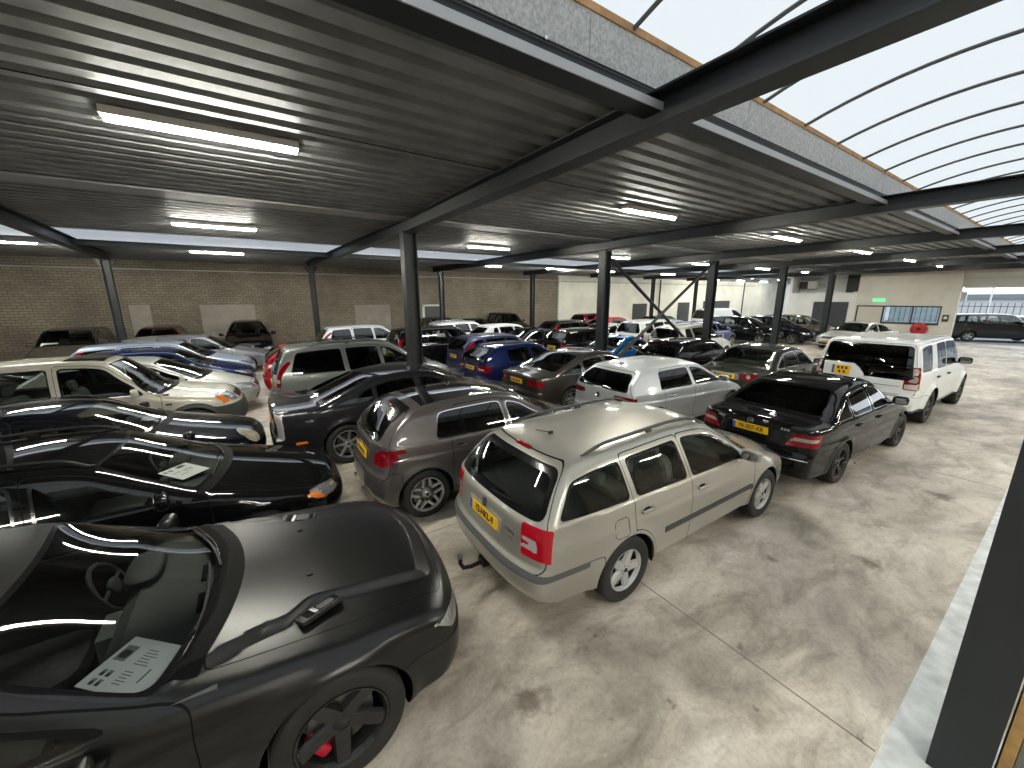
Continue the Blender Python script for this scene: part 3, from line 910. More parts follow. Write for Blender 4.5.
def concrete_floor_mat():
    m, nt, out = new_mat('concrete_floor'); L = nt.links.new
    p = node(nt, 'ShaderNodeBsdfPrincipled'); L(p.outputs[0], out.inputs[0])
    tc = node(nt, 'ShaderNodeTexCoord')
    def noise(scale, detail, rough=0.55, sx=1.0, sy=1.0, dist=0.0):
        mp = node(nt, 'ShaderNodeMapping'); mp.inputs['Scale'].default_value = (sx, sy, 1)
        L(tc.outputs['Object'], mp.inputs[0])
        n = node(nt, 'ShaderNodeTexNoise'); n.inputs['Scale'].default_value = scale; n.inputs['Detail'].default_value = detail; n.inputs['Roughness'].default_value = rough; n.inputs['Distortion'].default_value = dist
        L(mp.outputs[0], n.inputs['Vector']); return n.outputs['Fac']
    big = ramp(nt, noise(0.55, 6, 0.6, 1, 1.5, 0.6), [(0.36, (0.32, 0.285, 0.24)), (0.50, (0.55, 0.495, 0.425)), (0.66, (0.74, 0.69, 0.615))])
    mid = ramp(nt, noise(2.3, 9, 0.68, 0.7, 1.3, 0.8), [(0.33, (0.60, 0.575, 0.545)), (0.54, (1.0, 1.0, 1.0)), (0.75, (1.12, 1.12, 1.12))])
    fine = ramp(nt, noise(26, 8, 0.75), [(0.28, (0.72, 0.71, 0.70)), (0.5, (1, 1, 1)), (0.72, (1.10, 1.10, 1.10))])
    spots = ramp(nt, noise(5.5, 3, 0.5), [(0.70, (1, 1, 1)), (0.755, (0.55, 0.52, 0.49))])
    c = big.outputs[0]
    for r in (mid, fine, spots):
        mx = node(nt, 'ShaderNodeMixRGB', blend_type='MULTIPLY'); mx.inputs[0].default_value = 1.0
        L(c, mx.inputs[1]); L(r.outputs[0], mx.inputs[2]); c = mx.outputs[0]
    for (sx, sy, rad) in ((1.32, 1.74, 0.14), (0.75, 0.95, 0.09), (5.2, 0.9, 0.12), (4.4, 1.5, 0.07), (7.9, 0.75, 0.14)):   # oil stains
        vd = node(nt, 'ShaderNodeVectorMath', operation='DISTANCE'); vd.inputs[1].default_value = (sx, sy, 0); L(tc.outputs['Object'], vd.inputs[0])
        ad = node(nt, 'ShaderNodeMath', operation='MULTIPLY_ADD'); ad.inputs[1].default_value = 0.42; L(noise(7, 6, 0.7), ad.inputs[0]); L(vd.outputs['Value'], ad.inputs[2])
        st = ramp(nt, ad.outputs[0], [(rad+0.12, (0.42, 0.39, 0.37)), (rad+0.24, (1, 1, 1))])
        mx = node(nt, 'ShaderNodeMixRGB', blend_type='MULTIPLY'); mx.inputs[0].default_value = 1.0
        L(c, mx.inputs[1]); L(st.outputs[0], mx.inputs[2]); c = mx.outputs[0]
    L(c, p.inputs['Base Color'])
    rr = node(nt, 'ShaderNodeMapRange'); rr.inputs['To Min'].default_value = 0.34; rr.inputs['To Max'].default_value = 0.62
    L(noise(1.3, 5), rr.inputs[0]); L(rr.outputs[0], p.inputs['Roughness'])
    bp = node(nt, 'ShaderNodeBump'); bp.inputs['Strength'].default_value = 0.12; bp.inputs['Distance'].default_value = 0.01
    L(noise(30, 6), bp.inputs['Height']); L(bp.outputs[0], p.inputs['Normal'])
    MAT['floor'] = m

def brick_mat(key, c1, c2, mortar, bw, bh, msize, vary=0.3):
    m, nt, out = new_mat(key); L = nt.links.new
    p = node(nt, 'ShaderNodeBsdfPrincipled'); L(p.outputs[0], out.inputs[0]); p.inputs['Roughness'].default_value = 0.85
    tc = node(nt, 'ShaderNodeTexCoord'); sp = node(nt, 'ShaderNodeSeparateXYZ'); cb = node(nt, 'ShaderNodeCombineXYZ'); ad = node(nt, 'ShaderNodeMath', operation='ADD')
    L(tc.outputs['Object'], sp.inputs[0]); L(sp.outputs[0], ad.inputs[0]); L(sp.outputs[1], ad.inputs[1])
    L(ad.outputs[0], cb.inputs[0]); L(sp.outputs[2], cb.inputs[1])
    b = node(nt, 'ShaderNodeTexBrick'); b.inputs['Scale'].default_value = 1.0
    b.inputs['Brick Width'].default_value = bw; b.inputs['Row Height'].default_value = bh; b.inputs['Mortar Size'].default_value = msize
    b.inputs['Color1'].default_value = (*c1, 1); b.inputs['Color2'].default_value = (*c2, 1); b.inputs['Mortar'].default_value = (*mortar, 1)
    b.inputs['Bias'].default_value = 0.0
    L(cb.outputs[0], b.inputs['Vector'])
    n = node(nt, 'ShaderNodeTexNoise'); n.inputs['Scale'].default_value = 0.8; n.inputs['Detail'].default_value = 6; L(tc.outputs['Object'], n.inputs['Vector'])
    r = ramp(nt, n.outputs['Fac'], [(0.3, (1-vary, 1-vary, 1-vary)), (0.7, (1.1, 1.1, 1.1))])
    mx = node(nt, 'ShaderNodeMixRGB', blend_type='MULTIPLY'); mx.inputs[0].default_value = 1; L(b.outputs[0], mx.inputs[1]); L(r.outputs[0], mx.inputs[2]); L(mx.outputs[0], p.inputs['Base Color'])
    bp = node(nt, 'ShaderNodeBump'); bp.inputs['Strength'].default_value = 0.5; bp.inputs['Distance'].default_value = 0.008; bp.invert = True
    L(b.outputs['Fac'], bp.inputs['Height']); L(bp.outputs[0], p.inputs['Normal'])
    MAT[key] = m

def sheet_mat(key='sheet', t=(0.305, 0.305, 0.30)):
    """Translucent skylight sheet: most of the sky light passes, some is scattered."""
    m, nt, out = new_mat('skylight_'+key); L = nt.links.new
    tr = node(nt, 'ShaderNodeBsdfTransparent'); tr.inputs[0].default_value = (*t, 1)
    tl = node(nt, 'ShaderNodeBsdfTranslucent'); tl.inputs[0].default_value = (0.75, 0.77, 0.8, 1)
    df = node(nt, 'ShaderNodeBsdfDiffuse'); df.inputs[0].default_value = (0.7, 0.72, 0.74, 1)
    m1 = node(nt, 'ShaderNodeMixShader'); m1.inputs[0].default_value = 0.35; L(tl.outputs[0], m1.inputs[1]); L(df.outputs[0], m1.inputs[2])
    m2 = node(nt, 'ShaderNodeMixShader'); m2.inputs[0].default_value = 0.10; L(tr.outputs[0], m2.inputs[1]); L(m1.outputs[0], m2.inputs[2])
    L(m2.outputs[0], out.inputs[0]); MAT[key] = m

concrete_floor_mat(); sheet_mat(); sheet_mat('sheet_clear', (0.62, 0.63, 0.65))
brick_mat('brick', (0.32, 0.275, 0.21), (0.25, 0.215, 0.165), (0.15, 0.135, 0.11), 0.27, 0.115, 0.014)
brick_mat('white_block', (0.88, 0.87, 0.79), (0.87, 0.86, 0.78), (0.80, 0.79, 0.72), 0.45, 0.22, 0.006, 0.08)
pbr('steel_paint', (0.013, 0.0165, 0.020), 0.45, 0.0, noise=(3, 0.15))
pbr('deck', (0.185, 0.193, 0.197), 0.58, 0.35, noise=(2.2, 0.25))
pbr('deck_flat', (0.30, 0.30, 0.30), 0.5, 0.5)
pbr('flashing', (0.50, 0.51, 0.53), 0.45, 0.3)
pbr('fibre_cement', (0.55, 0.56, 0.56), 0.85, noise=(40, 0.25), bump=(30, 0.15))
pbr('timber', (0.52, 0.30, 0.13), 0.7, noise=(9, 0.3))
pbr('arch_rib', (0.13, 0.135, 0.14), 0.45, 0.3)
pbr('plaster', (0.62, 0.60, 0.54), 0.85, noise=(1.2, 0.08))
pbr('patch', (0.36, 0.335, 0.29), 0.9, noise=(3, 0.12))
pbr('white_paint', (0.72, 0.72, 0.70), 0.6, noise=(1.5, 0.07))
pbr('grey_door', (0.035, 0.04, 0.05), 0.5)
pbr('pale_door', (0.55, 0.52, 0.47), 0.6)
pbr('dark_frame', (0.03, 0.03, 0.03), 0.5)
pbr('pipe_grey', (0.5, 0.5, 0.48), 0.5)
pbr('line_white', (0.66, 0.69, 0.70), 0.6, noise=(7, 0.22))
pbr('fixture', (0.75, 0.75, 0.72), 0.5)
pbr('tube', (1, 1, 1), 0.5, emit=((1.0, 0.98, 0.86), TUBE_POWER))
pbr('exit_green', (0.1, 0.6, 0.25), 0.5, emit=((0.25, 1.0, 0.5), 0.7))
pbr('red_plastic', (0.42, 0.02, 0.025), 0.5)
pbr('asphalt', (0.19, 0.20, 0.22), 0.7, noise=(3, 0.2))
pbr('facade_white', (0.38, 0.39, 0.40), 0.7)
pbr('facade_grey', (0.12, 0.14, 0.165), 0.6)
pbr('fence_steel', (0.05, 0.055, 0.06), 0.5)
pbr('plank', (0.40, 0.24, 0.085), 0.65, noise=(12, 0.25))
pbr('panel_grey', (0.17, 0.18, 0.17), 0.7, noise=(4, 0.1))
pbr('unit_beige', (0.5, 0.49, 0.46), 0.5)
glass_mat('office_glass', (0.75, 0.82, 0.85))

X0, X1, YB, YW = -12.0, 35.5, 24.2, -9.0         # hall: rear end, far end wall, brick wall, side wall
ZB, ZD = 4.19, 4.455                                # underside of beams, of roof deck
FRAMES = [-9.25, -3.42, 3.1, 9.3, 15.4, 21.55, 27.7, 33.85]

def structure(o): o['kind'] = 'structure'; return o
def thing(o, label, cat, group=None):
    o['label'] = label; o['category'] = cat
    if group: o['group'] = group
    return o
def empty(name, loc=(0, 0, 0), rz=0):
    o = bpy.data.objects.new(name, None); COL.objects.link(o); o.location = loc; o.rotation_euler = (0, 0, rz); o.empty_display_size = 0.2
    return o

# floor with its joint lines
b = MB(); b.box(X0, X1+0.3, YW-0.5, YB, -0.2, 0.0)
structure(b.build('floor', MAT['floor'], smooth=False))
b = MB()
for x in (-9.1, -3.1, 2.93, 8.95, 14.95, 20.95, 26.95, 32.95): b.box(x-0.006, x+0.006, 0.28, YB-0.2, 0.0, 0.0012)
for y in (4.05, 9.05, 14.05, 19.05): b.box(X0+0.2, X1, y-0.005, y+0.005, 0.0, 0.0012)
structure(b.build('trim_floor_joints', pbr('joint', (0.22, 0.195, 0.165), 0.9), smooth=False))
b = MB(); b.box(-2, X1, -0.16, 0.27, 0.0, 0.002); structure(b.build('trim_floor_line', MAT['line_white'], smooth=False))
b = MB(); b.box(X1+0.3, 95, -40, 45, -0.2, -0.02); structure(b.build('ground', MAT['asphalt'], smooth=False))

# walls
b = MB(); b.box(X0, 20.6, YB, YB+0.3, 0, 4.9); structure(b.build('wall_back', MAT['brick'], smooth=False))
b = MB(); b.box(20.6, 62, YB-0.12, YB+0.3, 0, 4.9)
structure(b.build('wall_back_white', MAT['white_block'], smooth=False))
b = MB(); b.box(X0-0.3, X0, YW, YB+0.3, 0, 5.0); structure(b.build('wall_left', MAT['plaster'], smooth=False))
b = MB(); b.box(X0-0.3, X1+0.3, YW-0.3, YW, 0, 5.0); structure(b.build('wall_side', MAT['brick'], smooth=False))
for i, (x0, x1, z0, z1) in enumerate([(-1.95, 0.25, 0.9, 2.47), (5.15, 7.2, 0.9, 2.38), (-4.45, -3.75, 0.0, 2.52)]):
    b = MB(); b.box(x0, x1, YB-0.03, YB, z0, z1); structure(b.build('trim_%d' % (i+1), MAT['patch'], smooth=False))
b = MB(); b.tube([(X0+0.2, YB-0.06, 4.07), (20.5, YB-0.06, 4.07)], 0.03, 8)
thing(b.build('wall_pipe', MAT['pipe_grey']), 'thin pale pipe running along the top of the brick wall', 'pipe')
b = MB(); b.tube([(20.8, YB-0.19, 4.0), (52, YB-0.19, 4.0)], 0.035, 8)
thing(b.build('wall_pipe', MAT['pipe_grey']), 'grey pipe running high along the white block wall', 'pipe')
for i, (x, lab) in enumerate([(33.4, 'thin dark downpipe on the white wall left of the third front column'), (49.5, 'dark downpipe on the white wall right of the dark roller hatch')]):
    b = MB(); b.tube([(x, YB-0.2, 0.0), (x, YB-0.2, 4.4)], 0.06, 8)
    thing(b.build('downpipe', MAT['dark_frame']), lab, 'pipe')
# dark openings low in the white wall
for i, (xa, xb_, z0, z1) in enumerate([(29.6, 31.6, 0, 2.15), (36.6, 38.6, 0, 2.2), (41.2, 46.6, 0, 2.3)]):
    b = MB(); b.box(xa, xb_, YB-0.17, YB-0.12, z0, z1)
    for k in range(7): b.box(xa+0.05, xb_-0.05, YB-0.185, YB-0.17, z0+0.1+k*(z1-z0)/7, z0+0.16+k*(z1-z0)/7)
    structure(b.build('door_%d' % (i+4), MAT['fence_steel'], smooth=False))

# far end: low white block with a double door, office front, gateway
YO, YP, YG = 9.55, 5.35, 4.75      # office edge, office / pillar, gateway edge
b = MB(); b.box(X1, X1+0.3, YO, 13.6, 0, 3.02); b.box(X1+1.3, X1+1.5, YO, 13.6, 3.0, 4.9); b.box(X1+0.3, X1+1.3, YO, 13.6, 2.9, 3.02)
b.box(X1, X1+27, 13.6, 13.8, 0, 4.9)
structure(b.build('wall_far_recess', MAT['white_paint'], smooth=False))
b = MB()
b.box(X1-0.06, X1+0.25, YP, YO, 2.14, 4.9); b.box(X1-0.06, X1+0.25, YP, YO, 0, 1.0) ; b.box(X1-0.06, X1+0.25, 9.45, YO, 1.0, 2.14)
structure(b.build('wall_far', MAT['plaster'], smooth=False))
b = MB(); b.box(X1-0.2, X1+0.3, YG, YP, 0, 4.9); structure(b.build('trim_gate_pillar', MAT['plaster'], smooth=False))
b = MB(); b.box(X1-0.05, X1+0.25, YW, YG, 3.30, 4.9); structure(b.build('wall_far_lintel', MAT['plaster'], smooth=False))
b = MB()
for k in range(7): b.box(X1-0.12, X1-0.06, YW+0.2, YG-0.1, 3.22+k*0.09, 3.30+k*0.09)
structure(b.build('door_5', MAT['unit_beige'], smooth=False))
d = empty('double_door', (X1, 11.0, 0))
for s, nm in ((1, 'door_leaf'), (-1, 'door_leaf')):
    b = MB(); b.box(-0.06, 0.0, min(0, s*1.05)+0.01, max(0, s*1.05)-0.01, 0.02, 2.38); lf = b.build('door_leaf', MAT['grey_door'], d, smooth=False)
    b = MB(); b.rbox(-0.09, s*0.1, 1.05, 0.02, 0.06, 0.012, e=0.6); b.build('handle', MAT['chrome'], lf)
structure(d); d['label'] = 'dark grey double door in the low white block wall'
# office front
o = empty('office_front', (X1-0.08, 0, 0)); structure(o); o['label'] = 'pale office door and wide office window under a dark frame'
b = MB()
for (ya, yb, za, zb_) in [(YP, 9.45, 2.08, 2.16), (YP, YP+0.08, 1.0, 2.1), (9.37, 9.45, 0, 2.1), (8.0, 8.08, 0, 2.1), (YP, 8.0, 1.0, 1.07), (6.6, 6.66, 1.0, 2.1)]: b.box(-0.03, 0.1, ya, yb, za, zb_)
b.build('frame', MAT['dark_frame'], o, smooth=False)
b = MB(); b.box(0.0, 0.06, 8.08, 9.37, 0, 2.08); b.build('door', MAT['pale_door'], o, smooth=False)
b = MB(); b.box(0.02, 0.03, YP+0.08, 8.0, 1.07, 2.08); b.build('pane', MAT['office_glass'], o, smooth=False)
b = MB(); b.box(X1+4.0, X1+4.2, 5, 10, 0, 0.95); b.box(X1+4.0, X1+4.2, 5, 10, 2.4, 3.0); b.box(X1+0.3, X1+4, 5, 9.9, 3.0, 3.1); b.box(X1+0.3, X1+4, 9.9, 10, 0, 3)
structure(b.build('wall_office', MAT['white_paint'], smooth=False))
b = MB(); b.box(-0.03, 0.03, -0.32, 0.32, -0.1, 0.1)
eo = b.build('exit_sign', MAT['exit_green'], smooth=False); eo.location = (X1-0.12, 8.35, 2.52); thing(eo, 'small lit green emergency exit sign above the office door', 'sign')
# red hose reel
h = empty('hose_reel', (X1-0.16, 6.15, 0.72)); thing(h, 'round red fire hose reel on the wall below the office window', 'hose reel')
b = MB(); b.lathe([(0, -0.06), (0.36, -0.06), (0.40, -0.03), (0.40, 0.03), (0.36, 0.06), (0, 0.06)], 32, rot=rotm(0, 0, math.pi/2)); b.build('drum_cover', MAT['red_plastic'], h)
b = MB(); b.lathe([(0.0, 0.075), (0.10, 0.075), (0.11, 0.05)], 20, rot=rotm(0, 0, math.pi/2)); b.build('hub', MAT['lamp_dark_red'], h)
# small call box on the pillar
b = MB(); b.box(-0.08, 0, -0.13, 0.13, -0.2, 0.2); b.box(-0.09, -0.08, -0.07, 0.07, -0.05, 0.1, 1)
o = b.build('alarm_box', [MAT['dark_frame'], MAT['white_paint']], smooth=False); o.location = (X1-0.2, 5.1, 1.45); thing(o, 'small dark box with pale label on the gateway pillar', 'box')
# heater unit in the recess
h = empty('heater_unit', (X1+0.95, 12.55, 3.62)); thing(h, 'ceiling-hung heater unit above the low white block', 'heater')
b = MB(); b.rbox(0, 0, 0, 0.3, 0.32, 0.3, e=0.2); b.build('casing', MAT['unit_beige'], h)
b = MB(); b.rbox(0, 0.6, 0.0, 0.28, 0.27, 0.27, e=0.2); b.build('fan_grille', MAT['dark_frame'], h)
b = MB(); b.tube([(0, -0.3, 0.05), (0, -0.7, 0.0), (0, -0.75, -0.2)], 0.06, 8); b.tube([(0, 0, 0.3), (0, 0, 0.95)], 0.03, 8); b.build('duct', MAT['pipe_grey'], h)
b = MB(); b.box(X1+1.2, X1+1.3, 9.75, 10.6, 3.05, 4.6); structure(b.build('window_1', MAT['dark_frame'], smooth=False))

# roof deck: folded sheet running along the hall
def deck(name, y0, y1, x0=X0, x1=X1+1.5, z=ZD):
    p = 0.28; n = int(round((y1-y0)/p)); prof = []
    for k in range(n):
        a = y0+(y1-y0)*k/n; w = (y1-y0)/n
        prof += [(a, 0), (a+w*0.54, 0), (a+w*0.61, 0.085), (a+w*0.93, 0.085)]
    prof.append((y1, 0))
    V = []; F = []; m = len(prof)
    for x in (x0, x1):
        V += [(x, y, z+h) for y, h in prof]
    for i in range(m-1): F.append((i, m+i, m+i+1, i+1))
    V += [(x0, y0, z+0.25), (x1, y0, z+0.25), (x1, y1, z+0.25), (x0, y1, z+0.25)]
    F.append((2*m, 2*m+3, 2*m+2, 2*m+1))
    b = MB(); b.add(V, F)
    return structure(b.build(name, MAT['deck'], smooth=False))
YS0, YS1 = -0.50, 2.51               # long arched skylight over the drive lane
YT0, YT1 = 14.1, 16.4               # second skylight strip
deck('ceiling', YS1+0.02, YT0); deck('ceiling_back', YT1, YB, x1=62); deck('ceiling_side', YW, YS0)
b = MB(); b.box(X0, X1, 4.80, 4.815, ZD-0.006, ZD+0.0); structure(b.build('trim_deck_lap', MAT['gap'], smooth=False))

def isec(b, p0, p1, h, w, tf=0.02, tw=0.014, axis='y'):
    """I-section bar between two points; h up, w wide."""
    if axis == 'y':
        (x, ya, z), (_, yb, _) = p0, p1
        b.box(x-w/2, x+w/2, ya, yb, z, z+tf); b.box(x-w/2, x+w/2, ya, yb, z+h-tf, z+h); b.box(x-tw/2, x+tw/2, ya, yb, z+tf, z+h-tf)
    elif axis == 'x':
        (xa, y, z), (xb_, _, _) = p0, p1
        b.box(xa, xb_, y-w/2, y+w/2, z, z+tf); b.box(xa, xb_, y-w/2, y+w/2, z+h-tf, z+h); b.box(xa, xb_, y-tw/2, y+tw/2, z+tf, z+h-tf)
    else:
        (x, y, za), (_, _, zb_) = p0, p1
        b.box(x-h/2, x-h/2+tf, y-w/2, y+w/2, za, zb_); b.box(x+h/2-tf, x+h/2, y-w/2, y+w/2, za, zb_); b.box(x-h/2+tf, x+h/2-tf, y-tw/2, y+tw/2, za, zb_)
YC, YK = 8.72, 20.6                 # rows of columns
for i, x in enumerate(FRAMES):
    xb2 = x-0.0
    b = MB(); isec(b, (x, YW, ZB), (x, YC, ZB), ZD-ZB, 0.24)
    n0 = len(b.V); isec(b, (x, YC, ZB), (x, 21.6, ZB), ZD-ZB, 0.24)
    sk = min(0.0, -0.6+0.04*x)/(YK-YC)
    for v in b.V[n0:]: v[:, 0] += (v[:, 1]-YC)*sk
    structure(b.build('trim_beam_%d' % (i+1), MAT['steel_paint'], smooth=False, bevel=0.004))
for i, x in enumerate(FRAMES):
    b = MB(); isec(b, (x, YC, 0), (x, YC, ZB), 0.30, 0.26, 0.022, 0.016, 'z'); b.box(x-0.2, x+0.2, YC-0.2, YC+0.2, 0, 0.025); b.box(x-0.18, x+0.18, YC-0.16, YC+0.16, ZB-0.025, ZB)
    if i < 7: structure(b.build('trim_column_%d' % (i+1), MAT['steel_paint'], smooth=False, bevel=0.004))
    xk = x+min(0.0, -0.6+0.04*x)
    b = MB(); isec(b, (xk, YK, 0), (xk, YK, ZB), 0.24, 0.22, 0.02, 0.014, 'z'); b.box(xk-0.17, xk+0.17, YK-0.16, YK+0.16, 0, 0.025)
    b.prism([(xk-0.3, ZB), (xk+0.3, ZB), (xk+0.12, ZB-0.3), (xk-0.12, ZB-0.3)], YK-0.01, YK+0.01)
    structure(b.build('trim_column_back_%d' % (i+1), MAT['steel_paint'], smooth=False, bevel=0.004))
# column at the camera's right with a timber plank and a grey panel beside it
b = MB(); isec(b, (3.22, -0.02, 0.0), (3.22, -0.02, ZB), 0.24, 0.22, 0.022, 0.016, 'z')
structure(b.build('trim_column_near', MAT['steel_paint'], smooth=False, bevel=0.003))
b = MB(); b.box(3.13, 3.3, -0.19, -0.145, 0.0, 3.6); structure(b.build('trim_plank', MAT['plank'], smooth=False))
b = MB(); b.box(3.16, 3.26, -2.2, -0.195, 0.0, 3.2); structure(b.build('wall_partition', MAT['panel_grey'], smooth=False))
# long beams along the hall
b = MB(); b.box(X0, X1, YC-0.32, YC+0.12, ZD-0.035, ZD-0.005); structure(b.build('trim_deck_strip', MAT['deck_flat'], smooth=False))
for i, (y, z, h, w) in enumerate([(YT1+0.12, ZD-0.16, 0.16, 0.12)]):
    b = MB(); isec(b, (X0, y, z), (X1 if y < 13 else 60, y, z), h, w, axis='x')
    structure(b.build('trim_long_beam_%d' % (i+1), MAT['steel_paint'], smooth=False))
# wind bracing between the second and third front columns
b = MB()
for (xa, xb_) in ((9.4, 15.25), (15.25, 9.4)):
    dy = 0.05 if xa < xb_ else -0.05
    b.tube([(xa, YC+dy, ZB-0.1), (xb_, YC+dy, 0.4)], 0.055, 8)
structure(b.build('trim_cross_brace', MAT['steel_paint']))

# edge of the skylight: soffit, light edge angle, cement board upstand, timber plate
for s, y in ((1, YS1), (-1, YS0)):
    def yy(a, b_): return (min(y+s*a, y+s*b_), max(y+s*a, y+s*b_))
    b = MB(); b.box(X0, X1, *yy(-0.17, 0.02), 4.32, 4.335); b.box(X0, X1, *yy(0.0, 0.02), 4.335, 4.56)
    structure(b.build('trim_edge_channel_%d' % (1 if s > 0 else 2), MAT['steel_paint'], smooth=False))
    b = MB(); b.box(X0, X1, *yy(-0.18, -0.168), 4.32, 4.382); structure(b.build('trim_edge_angle_%d' % (1 if s > 0 else 2), MAT['flashing'], smooth=False))
    b = MB()
    for k in range(20): b.box(X0+2.4*k+0.003, X0+2.4*k+2.397, *yy(0.0, 0.03), 4.56, 4.885)
    structure(b.build('trim_upstand_%d' % (1 if s > 0 else 2), MAT['fibre_cement'], smooth=False))
    b = MB(); b.box(X0, X1, *yy(-0.012, 0.10), 4.885, 4.94); structure(b.build('trim_plate_%d' % (1 if s > 0 else 2), MAT['timber'], smooth=False))
b = MB()
b.tube([(X0, YS1-0.02, 4.555), (X1, YS1-0.02, 4.555)], 0.007, 6)
for k in range(30): b.rbox(X0+1.55*k, YS1-0.03, 4.555, 0.012, 0.012, 0.016, 1, e=0.5, nu=8, nv=6)
o = b.build('cable', [MAT['dark_frame'], MAT['chrome']]); thing(o, 'thin dark cable with clips along the edge of the arched skylight', 'cable')
# arched sheet and its ribs
def arch_pts(ya, yb, zbase, rise, n=20):
    yc, hw_ = (ya+yb)/2, (yb-ya)/2
    Rr = (hw_*hw_+rise*rise)/(2*rise); out = []
    for k in range(n+1):
        y = ya+(yb-ya)*k/n; out.append((y, zbase+math.sqrt(max(Rr*Rr-(y-yc)**2, 0))-(Rr-rise)))
    return out
def vault(name, ya, yb, zbase, rise, x0, x1, mat='sheet'):
    pts = arch_pts(ya, yb, zbase, rise)
    V = [(x, y, z) for x in (x0, x1) for y, z in pts]; n = len(pts)
    b = MB(); b.add(V, [(i, n+i, n+i+1, i+1) for i in range(n-1)])
    return structure(b.build(name, MAT[mat]))
vault('ceiling_skylight', YS0-0.02, YS1+0.02, 4.94, 0.245, X0, X1)
vault('ceiling_skylight_back', YT0, YT1, 4.95, 0.25, X0, 60, 'sheet_clear')
rib0 = None
for k in range(-5, 27):
    x = 6.17+1.10*k
    if x > X1-0.2: break
    b = MB(); b.tube([(0, y, z-0.03) for y, z in arch_pts(YS0, YS1, 4.94, 0.245, 14)], 0.019, 6)
    if rib0 is None: rib0 = structure(b.build('trim_rib_1', MAT['arch_rib']))
    o = rib0 if k == -5 else structure(bpy.data.objects.new('trim_rib_%d' % (k+6), rib0.data))
    if o is not rib0: COL.objects.link(o)
    o.location = (x, 0, 0)
for y in (YT0, YT1):
    b = MB(); b.box(X0, 60, y-0.02, y+0.02, ZD-0.01, 4.97); structure(b.build('trim_curb_%d' % (1 if y == YT0 else 2), MAT['flashing'], smooth=False))
for i, x in enumerate((X0, X1)):
    b = MB(); b.box(x-0.05, x+0.05, YS0, YS1, 4.4, 5.3); structure(b.build('wall_gable_%d' % (i+1), MAT['plaster'], smooth=False))

# strip lights under the deck
LF = None
def strip_light(x, y, label, rz=0):
    global LF
    if LF is None:
        r = empty('strip_light')
        b = MB(); b.box(-0.77, 0.77, -0.085, 0.085, 0.008, 0.075); bt = b.build('batten', MAT['fixture'], r, smooth=False)
        b = MB(); b.tube([(-0.75, 0, 0.0), (0.75, 0, 0.0)], 0.032, 12); b.build('diffuser', MAT['tube'], r)
        LF = r; o = r
    else:
        o = LF.copy(); COL.objects.link(o)
        for c in LF.children:
            d = c.copy(); COL.objects.link(d); d.parent = o
    o.location = (x, y, ZD-0.09); o.rotation_euler = (0, 0, rz)
    thing(o, label, 'lamp', 'strip lights under the roof deck')
rows = {5.2: 'front', 11.4: 'middle', 17.7: 'rear'}
place = ['left of the picture', 'second', 'third', 'fourth', 'fifth', 'sixth']
seen = {(5.2, 0): 'long glowing strip light nearest the camera, at upper left', (5.2, 1): 'glowing strip light under the deck right of the nearest big beam', (5.2, 2): 'strip light in the front row between the second and third beam at right', (5.2, 3): 'strip light in the front row just above the lower white block', (5.2, 4): 'small strip light in the front row nearest the office wall'}
for y, rn in rows.items():
    for k, x in enumerate((-0.1, 6.75, 12.8, 19.0, 25.4, 31.0, 37.0, 43.5)):
        if k > 5 and y < 15: continue  # the last two of the rear row are added to light the white wall
        if k == 0: x = -0.1-0.045*(y-5.2)
        if y > 15 and k == 1: x = 10.4
        if y > 15 and k == 2: x = 15.0
        lab = seen.get((y, k)) or 'strip light in the %s row of lamps, %s counting from the left' % (rn, ['first', 'second', 'third', 'fourth', 'fifth', 'sixth', 'an added seventh', 'an added eighth'][k])
        strip_light(x, y, lab)
for k, x in enumerate((38.0, 43.0, 48.0, 53.0)): strip_light(x, 21.3, 'small added far strip light over the white wall, %s of four' % ['first', 'second', 'third', 'last'][k])  # extra lamps added to fill the dim far white wall with light
for k, x in enumerate((-4.5, 1.6, 7.5, 13.4, 19.4, 25.4)):  # out-of-view lamps added to brighten the lane floor and the cars' right sides
    for y in (-2.2, -6.2): strip_light(x, y, 'added unseen strip light, camera side, %s along %s' % (['first', 'second', 'third', 'fourth', 'fifth', 'sixth'][k], 'the lane' if y > -4 else 'the side wall'))
for k, (x, y) in enumerate(((-5.6, 17.4), (-7.0, 5.2), (-7.0, 11.4))):
    strip_light(x, y, ['strip light at the far left edge behind the left beam', 'strip light behind the camera position over the black coupe', 'strip light left of the frame over the silver cars'][k])

# outside the gateway: fence and the building across the street
f = empty('street_fence', (47.0, 0, 0)); thing(f, 'dark steel bar fence outside beyond the gateway', 'fence')
for k in range(70):
    y = -9+0.32*k
    b = MB(); b.box(-0.015, 0.015, y-0.02, y+0.02, -0.02, 2.25)
    b.build('bar', MAT['fence_steel'], f, smooth=False)
for z in (0.25, 1.95):
    b = MB(); b.box(-0.025, 0.025, -9, 13.4, z, z+0.05); b.build('rail', MAT['fence_steel'], f, smooth=False)
d = empty('warehouse', (66, 0, 0)); thing(d, 'long white building with grey roof band across the street', 'building')
b = MB(); b.box(0, 12, -30, 40, -0.02, 2.45); b.build('wall', MAT['facade_white'], d, smooth=False)
b = MB(); b.box(-0.3, 12, -30, 40, 2.45, 2.95); b.build('roof_band', MAT['facade_grey'], d, smooth=False)
for k, (y0, y1, z0, z1) in enumerate([(-14, 1.5, 0.7, 2.2)]):
    b = MB(); b.box(-0.1, 0.0, y0, y1, z0, z1); b.build('window_band', MAT['facade_grey'], d, smooth=False)
l = empty('street_lamp', (52.0, 5.2, 0)); thing(l, 'thin grey lamp post outside in front of the white building', 'lamp post')
b = MB(); b.tube([(0, 0, -0.02), (0, 0, 5.0)], 0.06, 8); b.build('pole', MAT['pipe_grey'], l)
